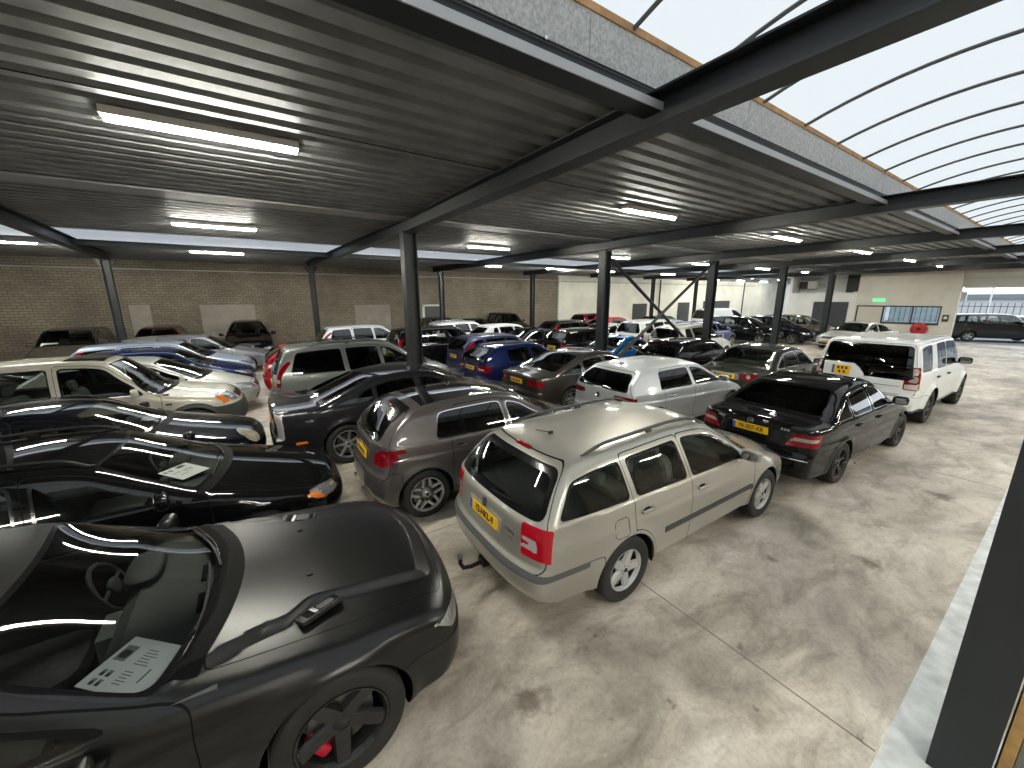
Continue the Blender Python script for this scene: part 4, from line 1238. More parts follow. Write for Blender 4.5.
b = MB(); b.rbox(-0.3, 0, 5.05, 0.35, 0.12, 0.06, e=0.5); b.build('lamp_head', MAT['pipe_grey'], l)

# small white framed board on the brick wall behind a back column, bits of litter on the floor
w = empty('wall_board', (10.0, YB-0.05, 1.85)); thing(w, 'small white framed board on the brick wall behind a back column', 'board')
b = MB()
for (x0, x1, z0, z1) in ((-0.75, 0.75, 0.38, 0.5), (-0.75, -0.6, -0.5, 0.5), (0.6, 0.75, -0.5, 0.5), (-0.75, 0.75, -0.5, -0.42)): b.box(x0, x1, -0.03, 0.03, z0, z1)
b.build('frame', MAT['white_paint'], w, smooth=False)
b = MB(); b.box(-0.6, 0.6, -0.01, 0.02, -0.42, 0.38); b.build('panel', MAT['grey_plastic'], w, smooth=False)
for x, y, mk, lab, nm in ((8.3, 1.85, 'plate_blue', 'tiny blue bottle cap lying on the drive lane', 'bottle_cap'), (6.15, 1.0, 'fixture', 'tiny white scrap of paper lying on the drive lane', 'paper_scrap'), (3.95, 1.72, 'fixture', 'small white scrap on the floor beside the beige estate car', 'paper_scrap'), (2.95, 0.36, 'patch', 'small brown stone at the white floor line', 'pebble')):
    b = MB(); b.rbox(0, 0, 0.008, 0.022, 0.016, 0.008, e=0.7, nu=10, nv=6)
    o = b.build(nm, MAT[mk]); o.location = (x, y, 0); thing(o, lab, 'litter')
# ------------------------------------------------------------------ car forms (metres; x = 0 at the rear bumper)
def topline_hatch(L, H, xc, xt, xrt, zr, zh, zn, hood_mid=0.55, rear_drop=0.03):
    xm = (xt+xrt)*0.5+0.1
    return [(-0.4, zr-0.12), (xrt-0.15, zr-rear_drop), (xrt+0.2, zr+0.012), (xm-0.4, H-0.008), (xm+0.2, H), (xt-0.25, H-0.022), (xt, H-0.062), (xt+(xc-xt)*0.5, zh+(H-0.06-zh)*0.545), (xc-0.06, zh+0.045), (xc+0.07, zh+0.0), (xc+0.07+(L-xc)*0.45, zh-(zh-zn)*hood_mid), (L-0.14, zn), (L+0.3, zn-0.22)]

def topline_sedan(L, H, xc, xt, xrt, xrb, zd, zdr, zh, zn, hood_mid=0.55, roof_r=0.055):
    xm = (xt+xrt)*0.5+0.05
    return [(-0.4, zdr-0.03), (0.06, zdr), (xrb*0.55, zd+(zdr-zd)*0.35), (xrb-0.08, zd+0.005), (xrb+0.06, zd+0.05), (xrb+(xrt-xrb)*0.5, zd+(H-roof_r-zd)*0.56), (xrt, H-roof_r), (xrt+0.3, H-0.016), (xm, H), (xt-0.25, H-0.022), (xt, H-0.06), (xt+(xc-xt)*0.5, zh+(H-0.06-zh)*0.545), (xc-0.06, zh+0.045), (xc+0.07, zh), (xc+0.07+(L-xc)*0.45, zh-(zh-zn)*hood_mid), (L-0.14, zn), (L+0.3, zn-0.22)]

def lamp_box(q0, q1, z0, z1, s=0.0, t=0.0):
    return [(q0+s, z0), (q1, z0+t), (q1, z1), (q0, z1)]

def spec_skoda():
    L, W, H = 4.572, 1.769, 1.468
    xc, xt = 3.45, 2.70
    return dict(L=L, W=W, H=H, wb=2.578, fo=0.915, wr=0.322, xc=xc, xt=xt,
        top=topline_hatch(L, H, xc, xt, 0.56, 1.43, 1.005, 0.74),
        belt=[(0, 1.01), (1.0, 0.99), (2.0, 0.96), (3.3, 0.92), (L, 0.81)],
        rear=[(0.20, 0.36), (0.28, 0.17), (0.36, 0.04), (0.44, 0.005), (0.54, 0.0), (0.60, 0.025), (0.66, 0.06), (0.95, 0.09), (1.08, 0.18), (1.36, 0.46), (1.46, 0.58)],
        rg=(1.015, 1.362), pr=0.05, rgw=lambda z: 0.755-0.42*np.maximum(z-0.95, 0), bootz=0.60, boott=1.40, bootw=0.14, cr=0.17,
        wins=[(0.30, 1.13, 0.72, -0.10), (1.22, 2.00, -0.12, -0.12), (2.08, 3.32, -0.10, 0)], windoor=[None, 1, 0],
        doors=[(2.04, 3.34, -0.10, -0.2), (1.16, 2.04, -0.12, -0.10)], handles=[(2.22, 0.845), (1.33, 0.865)],
        tail={'red': (lamp_box(0.575, 0.975, 0.705, 0.985, 0.02), 0.5), 'clear': ([(0.60, 0.775), (0.79, 0.77), (0.80, 0.81), (0.78, 0.87), (0.60, 0.875), (0.60, 0.84), (0.70, 0.835), (0.70, 0.81), (0.60, 0.81)], 0.5)},
        tail_mats={'red': 'lamp_bright_red', 'clear': 'lamp_clear_seg'},
        zbot=0.275, seat_mat='seat_grey', lining='lining_light', tint='glass_light', head={'main': ([(0.42, 0.64), (1.15, 0.70), (1.25, 0.80), (0.45, 0.76)], 0.36)},
        grille=[(0, 0.34, 0.60, 0.72)], bumpz=(0.60, 0.585), zsill=0.27,
        bstrip=[('r', 0.545, 0.605, 0.62), ('f', 0.46, 0.52, 3.95)],
        strips=[([(1.62, 0.555), (3.30, 0.545)], 0.062, 0.012, 'dark_plastic')],
        rails=(0.80, 2.62, 'dark_plastic'), antenna=0.86, brake3=(1.40, 0.13), rwiper=True, fritt=0.05, wtrim='black_gloss',
        rim=dict(n=5, w=(0.05, 0.042), ratio=0.635, mat='alloy_white', dish=0.012), spin=0.35, crease=[(0.80, 0.74, 0.008, 0.05)],
        plate=(0.815, '12-HKL-9', 0), plate_surround=(0.30, 0.075, 'paint_beige'), tum=0.38, tumc=0.25, flare=0.024, cf=0.36, G=[(0.0, 0.90), (0.2, 0.955), (0.35, 0.98), (0.55, 0.997), (0.72, 1.0), (0.88, 0.99), (1.0, 0.972)])

TAILS = {
    'block': ({'red': (lamp_box(0.55, 1.05, 0.68, 0.93, 0.02), 0.45), 'clear': (lamp_box(0.60, 0.80, 0.745, 0.80), 0.45)}, {'clear': 'lamp_clear_seg'}),
    'wide': ({'red': (lamp_box(0.42, 1.05, 0.72, 0.90, 0.03), 0.38), 'clear': (lamp_box(0.50, 0.78, 0.77, 0.81), 0.4)}, {'clear': 'lamp_clear_seg'}),
    'vertical': ({'red': ([(0.66, 0.78), (0.98, 0.80), (1.06, 1.02), (0.98, 1.30), (0.80, 1.30), (0.78, 1.0)], 0.55), 'clear': (lamp_box(0.70, 0.90, 0.86, 0.95), 0.5)}, {'clear': 'lamp_clear_seg'}),
    'tall': ({'red': ([(0.76, 0.80), (1.00, 0.81), (1.01, 1.1), (0.99, 1.36), (0.86, 1.36), (0.84, 1.08)], 0.5), 'clear': ([(0.80, 0.90), (0.97, 0.905), (0.97, 0.98), (0.83, 0.98)], 0.5)}, {'clear': 'lamp_clear_seg'}),
    'slim': ({'red': ([(0.40, 0.84), (0.60, 0.815), (0.98, 0.80), (1.06, 0.90), (0.80, 0.925), (0.42, 0.925)], 0.3)}, {}),
    'round': ({'red': ([(0.62+0.30*math.cos(t)+0.06, 0.82+0.095*math.sin(t)) for t in np.linspace(0, 2*math.pi, 20)[:-1]], 0.3), 'clear': ([(0.60+0.055*math.cos(t), 0.825+0.05*math.sin(t)) for t in np.linspace(0, 2*math.pi, 14)[:-1]], 0.3)}, {'clear': 'lamp_clear_seg'}),
}
HEADS = {
    'swept': ({'main': ([(0.52, 0.60), (0.72, 0.58), (1.06, 0.63), (1.22, 0.73), (1.02, 0.735), (0.56, 0.68)], 0.44)}, {}),
    'oval': ({'main': ([(0.55+0.19*math.cos(t)+0.12, 0.68+0.10*math.sin(t)) for t in np.linspace(0, 2*math.pi, 20)[:-1]], 0.30)}, {'main': 'lamp_yellowed'}),
    'box': ({'main': (lamp_box(0.46, 0.98, 0.66, 0.84, 0, 0.02), 0.42), 'amber': (lamp_box(0.86, 1.10, 0.68, 0.80), 0.5)}, {'amber': 'lamp_amber'}),
    'amber': ({'main': ([(0.62, 0.58), (0.82, 0.565), (1.06, 0.585), (1.20, 0.66), (1.16, 0.705), (0.98, 0.70), (0.66, 0.665)], 0.50), 'amber': ([(1.02, 0.57), (1.16, 0.60), (1.24, 0.66), (1.17, 0.69), (1.06, 0.65)], 0.5)}, {'amber': 'lamp_amber'}),
}

def gen(kind, L, W, H, **kw):
    hw = W/2
    S = dict(L=L, W=W, H=H, wb=kw.pop('wb', L*0.585), fo=kw.pop('fo', L*0.19), wr=kw.pop('wr', 0.315))
    xf = L-S['fo']; xr = xf-S['wb']
    zb = kw.pop('zbelt', H*0.635)
    zh = kw.pop('zh', zb+0.06); zn = kw.pop('zn', zh-0.24)
    tail = kw.pop('tails', None); head = kw.pop('heads', 'swept')
    tilt = kw.pop('tilt', 0.05)
    if kind in ('sedan', 'coupe'):
        xc = kw.pop('xc', L-1.22); xt = kw.pop('xt', xc-0.76)
        xrb = kw.pop('xrb', L*0.135); xrt = kw.pop('xrt', xrb+0.78)
        zd = kw.pop('zd', zb+0.075); zdr = kw.pop('zdr', zd-0.03)
        S.update(top=topline_sedan(L, H, xc, xt, xrt, xrb, zd, zdr, zh, zn), xrb=xrb, xrt=xrt, hatch=False,
                 rear=kw.pop('rear', [(0.15, 0.16), (0.25, 0.06), (0.42, 0.0), (0.56, 0.005), (0.62, 0.05), (0.78, 0.05), (0.95, 0.03), (1.1, 0.03)]), bootz=0.60, bootw=0.17)
        xw0 = kw.pop('xw0', xrb+0.22)
        if kind == 'sedan':
            b1, b2 = xc-1.27, xc-2.08
            S.update(wins=[(xw0, b2-0.03, 0.45, -0.05), (b2+0.02, b1-0.045, -0.05, -0.09), (b1+0.045, xc-0.06, -0.09, 0)], windoor=[1, 1, 0],
                     doors=[(b1, xc-0.10, -0.09, -0.2), (max(xw0+0.05, xr+0.15), b1, 0.25, -0.09)], handles=[(b1+0.20, zb-0.10), (xr+0.50, zb-0.09)])
        else:
            b1 = xc-1.42
            S.update(wins=[(xw0, b1-0.05, 0.5, -0.12), (b1+0.04, xc-0.06, -0.12, 0)], windoor=[None, 0], doors=[(b1, xc-0.10, -0.12, -0.2)], handles=[(b1+0.20, zb-0.10)])
        tail = tail or 'wide'
    else:
        hoodl = {'hatch': 1.0, 'wagon': 1.16, 'suv': 1.12, 'mpv': 0.86, 'van': 0.80}[kind]
        xc = kw.pop('xc', L-hoodl); xt = kw.pop('xt', xc-{'hatch': 0.78, 'wagon': 0.76, 'suv': 0.60, 'mpv': 0.95, 'van': 0.8}[kind])
        xrt = kw.pop('xrt', 0.42); zr = kw.pop('zr', H-0.05)
        lean = kw.pop('lean', {'hatch': 0.42, 'wagon': 0.34, 'suv': 0.22, 'mpv': 0.26, 'van': 0.10}[kind])
        zg0 = kw.pop('zg0', zb+0.05); zt = zr-0.06
        S.update(top=topline_hatch(L, H, xc, xt, xrt, zr, zh, zn), hatch=True, rg=(zg0, zt-0.03),
                 rear=kw.pop('rear', [(0.15, 0.15), (0.25, 0.05), (0.42, 0.0), (0.56, 0.005), (0.62, 0.04), (zg0-0.02, 0.07), (zg0+0.1, 0.115), (zt, 0.07+lean), (zt+0.1, 0.12+lean)]), bootz=0.60, boott=zt+0.01)
        b1 = xc-1.28; b2 = kw.pop('b2', xc-2.16)
        three = kw.pop('three', False)
        q0 = kw.pop('q0', 0.45 if kind != 'hatch' else 0.62)
        if three:
            b1 = xc-1.38
            S.update(wins=[(q0, b1-0.06, 0.3, -0.08), (b1+0.05, xc-0.06, -0.08, 0)], windoor=[None, 0], doors=[(b1, xc-0.10, -0.08, -0.2)], handles=[(b1+0.2, zb-0.1)])
        elif kind == 'van':
            S.update(wins=[(b1+0.05, xc-0.06, -0.06, 0)], windoor=[0], doors=[(b1, xc-0.08, -0.06, -0.2)], handles=[(b1+0.2, zb-0.1)], rear_seat=False)
        else:
            w = [(b2+0.05, b1-0.045, -0.06, -0.09), (b1+0.045, xc-0.06, -0.09, 0)]; wd = [1, 0]
            if q0 < b2-0.35: w = [(q0, b2-0.06, 0.35, -0.06)]+w; wd = [None, 1, 0]
            S.update(wins=w, windoor=wd, doors=[(b1, xc-0.10, -0.09, -0.2), (b2, b1, -0.06, -0.09)], handles=[(b1+0.20, zb-0.10), (b2+0.20, zb-0.09)])
        tail = tail or {'hatch': 'block', 'wagon': 'vertical', 'suv': 'vertical', 'mpv': 'vertical', 'van': 'vertical'}[kind]
        S['brake3'] = (zt+0.015, 0.11); S['rwiper'] = True
    S.update(xc=xc, xt=xt, belt=[(0, zb+tilt*0.6), (L*0.3, zb+tilt*0.35), (L*0.6, zb), (xc, zb-0.025), (L, zb-0.10)])
    S['tail'], S['tail_mats'] = TAILS[tail]; S['head'], S['head_mats'] = HEADS[head]
    S['grille'] = [(0, 0.40, zn-0.14, zn-0.03), (0, 0.55, 0.28, 0.40)]
    S['bumpz'] = (0.60, 0.58)
    S['plate'] = (0.80, None, 0)
    for k, v in kw.items():
        S[k] = v
    return S

def scoops(sh, root, hx, tg, body_m, dd):
    """Two hood vents, dash details and a fuel-filler ring of the black coupe."""
    L = sh.L
    for s in (1, -1):
        b = MB(); x0 = L-0.97; y0 = 0.555
        z = float(sh.tz([x0], [y0+0.02])[0])
        th = 0.26
        b.rbox(x0-hx, s*(y0+0.035), z+0.012, 0.135, 0.062, 0.016, 0, rotm(s*0.22, 0.03, s*-0.42), e=0.28)
        b.rbox(x0-hx+0.012, s*(y0+0.037), z+0.023, 0.112, 0.046, 0.008, 1, rotm(s*0.22, 0.03, s*-0.42), e=0.28)
        b.rbox(x0-hx-0.03, s*(y0+0.05), z+0.027, 0.014, 0.04, 0.006, 2, rotm(s*0.22, 0.03, s*-0.42), e=0.4)
        b.rbox(x0-hx+0.035, s*(y0+0.027), z+0.027, 0.055, 0.036, 0.004, 3, rotm(s*0.22, 0.03, s*-0.42), e=0.4)
        b.build('bonnet_scoop', [MAT['matte_trim'], MAT['gap'], MAT['scoop_metal'], MAT['dark_plastic']], root)
    b = MB()
    for (x, y) in ((L-0.98, 0.30), (L-0.98, -0.30)):
        z = float(sh.tz([x], [y])[0]); b.rbox(x-hx, y, z+0.003, 0.02, 0.012, 0.006, e=0.7)
    b.build('washer_nozzle', MAT['black_plastic'], root)

def spec_coupe():
    L, W, H = 5.02, 1.923, 1.45
    def bump(xs, ay):
        x = xs-(L-1.02)
        edge = np.where(x < 0, 0.625+np.clip(-x-0.10, 0, 1)*0.50, 0.625-0.105*np.clip(x/0.10, 0, 1)+np.clip(x-0.1, 0, 1)*0.05)
        t = np.clip((edge-ay)/0.065+0.5, 0, 1); t = t*t*(3-2*t)
        fade = np.clip((L-0.14-xs)/0.10, 0, 1)*np.clip((xs-3.55)/0.05, 0, 1)
        return 0.042*t*fade
    S = gen('coupe', L, W, H, wb=2.946, fo=0.945, wr=0.365, ra=0.415, xc=3.56, xt=2.72, xrb=0.75, xrt=1.5, zbelt=0.965, zh=1.01, zn=0.845, zd=1.05, cf=0.22, cowlw=0.12, xmir=3.14, mirz=-0.10, mir=0.9, hoodw=0.20, hoodf=0.14,
        front=[(0.12, 0.22), (0.22, 0.10), (0.40, 0.02), (0.55, 0.015), (0.62, 0.04), (0.80, 0.05), (0.92, 0.12)],
        bumps=[bump], crown=0.045, flare=0.03, crease=[(0.80, 0.80, 0.010, 0.05), (0.60, 0.60, 0.006, 0.05)], rim=dict(n=5, w=(0.06, 0.05), ratio=0.70, mat='alloy_black', dish=0.05, cal='caliper_red'), tyre_w=0.245, spin=0.55,
        dash_mat='dash_green', vents=True, extra=scoops, tails='wide', bf=0.30, k=0.09, tum=0.46, taper=(0.08, 0.05), fritt=0.03, seat_mat='seat',
        G=[(0.0, 0.90), (0.2, 0.93), (0.35, 0.955), (0.55, 0.985), (0.72, 1.0), (0.82, 1.0), (0.92, 0.985), (1.0, 0.965)])
    return S

# ---- extras that only one car carries
def badge(root, loc, r, face_rot, star=False):
    b = MB(); ring = [(0.0, r*math.cos(t), r*math.sin(t)) for t in np.linspace(0, 2*math.pi, 25)]
    b.tube(ring, r*0.11, 6, cap=False)
    if star:
        for k in range(3):
            a = math.pi/2+2*math.pi*k/3
            b.tube([(0, 0, 0), (0, r*0.98*math.cos(a), r*0.98*math.sin(a))], [r*0.16, r*0.04], 6)
    else:
        b.rbox(0, 0, 0, 0.004, r*0.9, r*0.9, 1, e=0.9)
    o = b.build('badge', [MAT['chrome'], MAT['dark_plastic']], root); o.location = loc; o.rotation_euler = face_rot
    return o

def x_skoda(sh, root, hx, tg, body_m, dd):
    x = float(sh.rx([0.0], [0.925])[0]); badge(tg, (x-hx-0.006, 0, 0.925), 0.042, (0, 0.25, 0))
    for y, z, t, s in ((-0.40, 0.845, 'OCTAVIA', 0.042),):
        x = float(sh.rx([y], [z])[0]); text_mesh(t, s, 'model_lettering', MAT['chrome'], tg, (x-hx-0.004, y, z), (math.pi/2-0.15, 0, -math.pi/2), 1.0)
    b = MB(); x = float(sh.rx([-0.42], [0.79])[0]); b.rbox(x-hx-0.002, -0.42, 0.79, 0.004, 0.05, 0.008, e=0.5); b.build('trim_badge', MAT['chrome'], tg)
    b = MB(); b.tube([(0.12-hx, 0.05, 0.26), (-0.06-hx, 0.05, 0.25), (-0.14-hx, 0.05, 0.27), (-0.17-hx, 0.05, 0.33), (-0.17-hx, 0.05, 0.38)], 0.02, 10); b.rbox(-0.17-hx, 0.05, 0.40, 0.026, 0.026, 0.026, 1, e=1.0)
    b.box(0.05-hx, 0.2-hx, 0.0, 0.10, 0.22, 0.30); b.build('tow_bar', [MAT['black_plastic'], MAT['disc']], root)
    # fuel flap outline
    pts = [(0.98+0.085*sx, 0.80+0.085*sz) for sx, sz in ((-0.7, -1), (0.7, -1), (1, -0.7), (1, 0.7), (0.7, 1), (-0.7, 1), (-1, 0.7), (-1, -0.7), (-0.7, -1))]
    P = np.array(pts); yy = sh.sy(P[:, 0], P[:, 1])
    b = MB(); b.tube([(P[i, 0]-hx, -yy[i]-0.0003, P[i, 1]) for i in range(len(P))], 0.0028, 5); b.build('fuel_flap', MAT['gap'], root)
    b = MB()
    for y in (0.42, 0.0, -0.42):
        pass
    # licence surround
def x_merc(sh, root, hx, tg, body_m, dd):
    x = float(sh.rx([0.0], [0.955])[0]); badge(tg, (x-hx-0.012, 0, 0.955), 0.04, (0, 0.1, 0), True)
    for y, t in ((-0.47, 'C'), (0.45, None)):
        x = float(sh.rx([y], [0.93])[0]); b = MB()
        for k in range(3): b.rbox(x-hx-0.004, y+0.04*k-0.04, 0.93, 0.004, 0.014, 0.017, e=0.35)
        b.build('chrome_lettering', MAT['chrome'], tg)
    b = MB(); pts = [(float(sh.rx([y], [0.53])[0])-hx-0.003, y, 0.53) for y in np.linspace(-0.78, 0.78, 25)]
    b.tube(pts, 0.008, 6); b.build('bumper_chrome', MAT['chrome'], root)
def x_disco(sh, root, hx, tg, body_m, dd):
    # stepped plate holder on the left of the tailgate, black roof rails and spare bits
    b = MB(); x = 0.055
    V = [(y, z) for y, z in ((0.72, 0.98), (0.72, 1.30), (0.18, 1.30), (0.06, 1.20), (-0.02, 1.10), (-0.06, 0.98))]
    n = len(V); P = [(x-hx-0.03, y, z) for y, z in V]+[(x-hx+0.12, y, z) for y, z in V]
    b.add(P, [tuple(range(n))[::-1], tuple(range(n, 2*n))]+[(i, (i+1) % n, (i+1) % n+n, i+n) for i in range(n)])
    o = b.build('plate_panel', body_m, tg, smooth=False, bevel=0.012)
    plate(root, (x-hx-0.045, 0.38, 1.13), 0.0, None, None, math.pi, True)
    b = MB(); b.rbox(0.30-hx, 0, 1.80, 0.05, 0.32, 0.026, e=0.35); b.build('brake_light_housing', MAT['black_gloss'], tg)
    b = MB(); b.rbox(0.262-hx, 0, 1.80, 0.02, 0.2, 0.014, e=0.35); b.build('brake_light', MAT['lamp_dark_red'], tg)
    for z in (0.90, 0.73):
        b = MB(); pts = [(float(sh.rx([y], [z])[0])-hx-0.001, y, z) for y in np.linspace(-0.66, 0.66, 20)]; b.tube(pts, 0.005, 5); b.build('panel_groove', MAT['gap'], tg)
def x_cadi(sh, root, hx, tg, body_m, dd):
    for s in (1, -1):
        x0 = 0.42; y0 = float(sh.sy([x0], [0.50])[0]); b = MB(); b.rbox(x0-hx, s*(y0-0.004), 0.50, 0.10, 0.012, 0.022, e=0.3); b.build('side_marker', MAT['lamp_amber'], root)
    b = MB(); pts = [(float(sh.rx([y], [0.60])[0])-hx-0.004, y, 0.60) for y in np.linspace(-0.7, 0.7, 20)]; b.tube(pts, 0.01, 6); b.build('bumper_chrome', MAT['chrome'], root)
def x_peug(sh, root, hx, tg, body_m, dd):
    b = MB(); xx = np.linspace(0.36, 0.60, 5)
    V = []; n = 13
    for x in xx:
        for y in np.linspace(-0.50, 0.50, n): V.append((x-hx, y, float(sh.tz([x], [y])[0])+0.012))
    b.add(V, [(i*n+j, (i+1)*n+j, (i+1)*n+j+1, i*n+j+1) for i in range(4) for j in range(n-1)]); b.build('roof_spoiler', MAT['black_gloss'], tg)
    b = MB(); b.tube([(0.01-hx, 0.42, 0.255), (0.12-hx, 0.42, 0.26)], 0.035, 12); b.build('exhaust_tip', MAT['chrome'], root)
    x = float(sh.rx([0.0], [0.93])[0]); b = MB(); b.rbox(x-hx-0.004, 0, 0.93, 0.006, 0.035, 0.045, e=0.6); b.build('badge', MAT['chrome'], tg)
def x_golf(sh, root, hx, tg, body_m, dd):
    x = float(sh.rx([0.0], [0.86])[0]); badge(tg, (x-hx-0.006, 0, 0.86), 0.055, (0, 0.15, 0))
def x_freel(sh, root, hx, tg, body_m, dd):
    b = MB(); V = []; n = 9; xx = np.linspace(sh.S['xt']-0.62, sh.S['xt']-0.12, 7)
    for x in xx:
        for y in np.linspace(-0.42, 0.42, n): V.append((x-hx, y, float(sh.tz([x], [y])[0])+0.004))
    b.add(V, [(i*n+j, (i+1)*n+j, (i+1)*n+j+1, i*n+j+1) for i in range(6) for j in range(n-1)]); b.build('sunroof', MAT['roof_glass'], root)
    for s in (1, -1):
        x0 = sh.L-1.18; y0 = float(sh.sy([x0], [0.86])[0]); b = MB(); b.rbox(x0-hx, s*(y0+0.003), 0.86, 0.05, 0.008, 0.018, e=0.4); b.build('side_repeater', MAT['dark_plastic'], root)
def x_bootlid_open(sh, root, hx, tg, body_m, dd):
    pass

def spec_merc():
    L = 4.581
    return gen('sedan', L, 1.77, 1.447, wb=2.76, fo=0.79, wr=0.325, zbelt=0.94, xc=3.46, xt=2.72, xrb=0.55, xrt=1.33, zd=1.04, zdr=1.035, tilt=0.06, cr=0.13,
        tails='wide', rim=dict(n=5, w=(0.028, 0.022), twin=0.055, ratio=0.72, mat='alloy_black', mat2='alloy_black', dish=0.03), tyre_w=0.235, spin=0.1, wtrim='chrome', tw=0.014, tint_rear='glass_privacy',
        tail={'red': ([(0.50, 0.72), (0.54, 0.70), (1.02, 0.73), (1.13, 0.885), (1.05, 0.905), (0.62, 0.905)], 0.4), 'clear': ([(0.58, 0.79), (1.0, 0.80), (1.03, 0.845), (0.62, 0.845)], 0.4)}, tail_mats={'clear': 'lamp_grey_seg'},
        plate=(0.84, 'N-207-XR', 0), extra=x_merc, bumpz=(0.645, 0.60), bootz=0.66, crease=[(0.74, 0.62, 0.012, 0.05)], strips=[([(1.15, 0.30), (3.3, 0.30)], 0.012, 0.006, 'chrome')])
def spec_disco():
    L = 4.838
    return gen('suv', L, 1.93, 1.887, wb=2.885, fo=0.87, wr=0.385, ra=0.44, zbelt=1.16, zh=1.18, zn=1.00, xc=3.55, xt=3.02, xrt=0.30, zr=1.862, lean=0.13, tum=0.13, tumc=0.10, taper=(0.035, 0.06), zbot=0.32, zsill=0.42, k=0.08, bf=0.12, cr=0.07, cf=0.22,
        rear=[(0.3, 0.14), (0.42, 0.03), (0.55, 0.0), (0.66, 0.01), (0.72, 0.055), (1.05, 0.06), (1.25, 0.08), (1.76, 0.19), (1.88, 0.24)], rg=(1.04, 1.76), pr=0.04, bumpz=(0.69, 0.66), bootz=0.70, boott=1.79, rgw=lambda z: 0.815-0.13*np.maximum(z-1.1, 0),
        wins=[(0.34, 0.96, 0.02, 0.10), (1.36, 2.08, -0.02, -0.04), (2.12, 3.50, -0.04, 0)], windoor=[None, 1, 0], doors=[(2.10, 3.42, -0.04, -0.1), (1.10, 2.10, 0.0, -0.04)], handles=[(2.28, 1.02), (1.38, 1.03)],
        tail={'red': (lamp_box(0.715, 1.05, 0.84, 1.33), 0.6), 'clear': (lamp_box(0.74, 1.02, 0.86, 0.97), 0.6), 'round': ([(0.88+0.105*math.cos(t), 1.075+0.075*math.sin(t)) for t in np.linspace(0, 2*math.pi, 18)[:-1]], 0.6), 'ring': ([(0.88+0.105*math.cos(t), 1.235+0.075*math.sin(t)) for t in np.linspace(0, 2*math.pi, 18)[:-1]], 0.6)},
        tail_mats={'clear': 'lamp_clear_seg', 'round': 'lamp_grey_seg', 'ring': 'lamp_grey_seg'}, flare=0.055, mirror_mat='black_gloss', mir=1.15, tint='glass', tint_rear='glass_black', off=0.10,
        rim=dict(n=5, w=(0.03, 0.026), twin=0.05, ratio=0.66, mat='alloy_black', mat2='alloy_black', dish=0.02), tyre_w=0.26, track=1.0, brake3=None, plate=None, extra=x_disco, handle_mat='black_plastic', clad=(0.40, 0.0), clad_mat='dark_plastic', crown=0.03, rwiper=False)
def spec_golf():
    L = 4.284
    return gen('hatch', L, 1.789, 1.456, wb=2.636, fo=0.86, wr=0.32, zbelt=0.955, zh=1.0, zn=0.77, xc=3.32, xt=2.48, xrt=0.40, zr=1.405, lean=0.36, zg0=1.0, tilt=0.03, q0=0.98, b2=1.12,
        wins=[(0.93, 1.95, 0.16, -0.08), (2.04, 3.20, -0.08, 0)], windoor=[1, 0], doors=[(2.0, 3.22, -0.08, -0.2), (1.02, 2.0, 0.1, -0.08)], handles=[(2.18, 0.85), (1.25, 0.86)], tails='slim', tail_mats={'red': 'lamp_dark_red'},
        tint_rear='glass_black', rim=dict(n=5, w=(0.03, 0.022), twin=0.05, ratio=0.68), antenna=0.70, fin=True, plate=(0.45, None, 0), extra=x_golf, crease=[(0.80, 0.70, 0.014, 0.045)], brake3=None, rwiper=False, tum=0.42, bumpz=(0.62, 0.58))
def spec_peug():
    L = 3.962
    def roofp(sh, x, y, z): return np.maximum(np.maximum(0.75-x, x-2.12), np.maximum(y-0.50, 1.25-z))
    return gen('hatch', L, 1.739, 1.46, wb=2.538, fo=0.78, wr=0.315, zbelt=0.945, zh=1.0, zn=0.76, xc=3.03, xt=2.22, xrt=0.50, zr=1.405, lean=0.50, zg0=1.03, tilt=0.09, cr=0.20,
        wins=[(0.80, 1.90, 0.30, -0.09), (1.98, 2.95, -0.09, 0)], windoor=[1, 0], doors=[(1.94, 2.96, -0.09, -0.2), (1.02, 1.94, 0.3, -0.09)], handles=[(2.10, 0.86), (1.14, 0.88)],
        rgw=lambda z: 0.58-0.40*np.maximum(z-1.0, 0), tail={'red': ([(0.50, 0.74), (0.52, 0.87), (0.70, 0.955), (1.12, 0.98), (1.16, 0.925), (1.02, 0.905), (1.10, 0.86), (0.95, 0.84), (1.0, 0.79), (0.72, 0.74)], 0.42), 'clear': ([(0.56, 0.785), (0.90, 0.80), (0.86, 0.82), (0.56, 0.81)], 0.42)}, tail_mats={'clear': 'lamp_dark_red'},
        wtrim='chrome', tw=0.011, tint_rear='glass_privacy', rim=dict(n=5, w=(0.026, 0.020), twin=0.10, ratio=0.72, mat='alloy', mat2='rim_dark', dish=0.02), spin=0.12, plate=(0.80, None, 0), extra=x_peug, panels={'roof_glass': roofp}, panel_mats={'roof_glass': MAT['roof_glass']},
        rear=[(0.15, 0.15), (0.25, 0.05), (0.42, 0.0), (0.58, 0.01), (0.68, 0.05), (0.80, 0.075), (0.98, 0.09), (1.06, 0.14), (1.35, 0.46), (1.45, 0.62)], boott=1.37, bootw=0.2, crease=[(0.83, 0.74, 0.016, 0.05)], flare=0.03, bumpz=(0.68, 0.58))
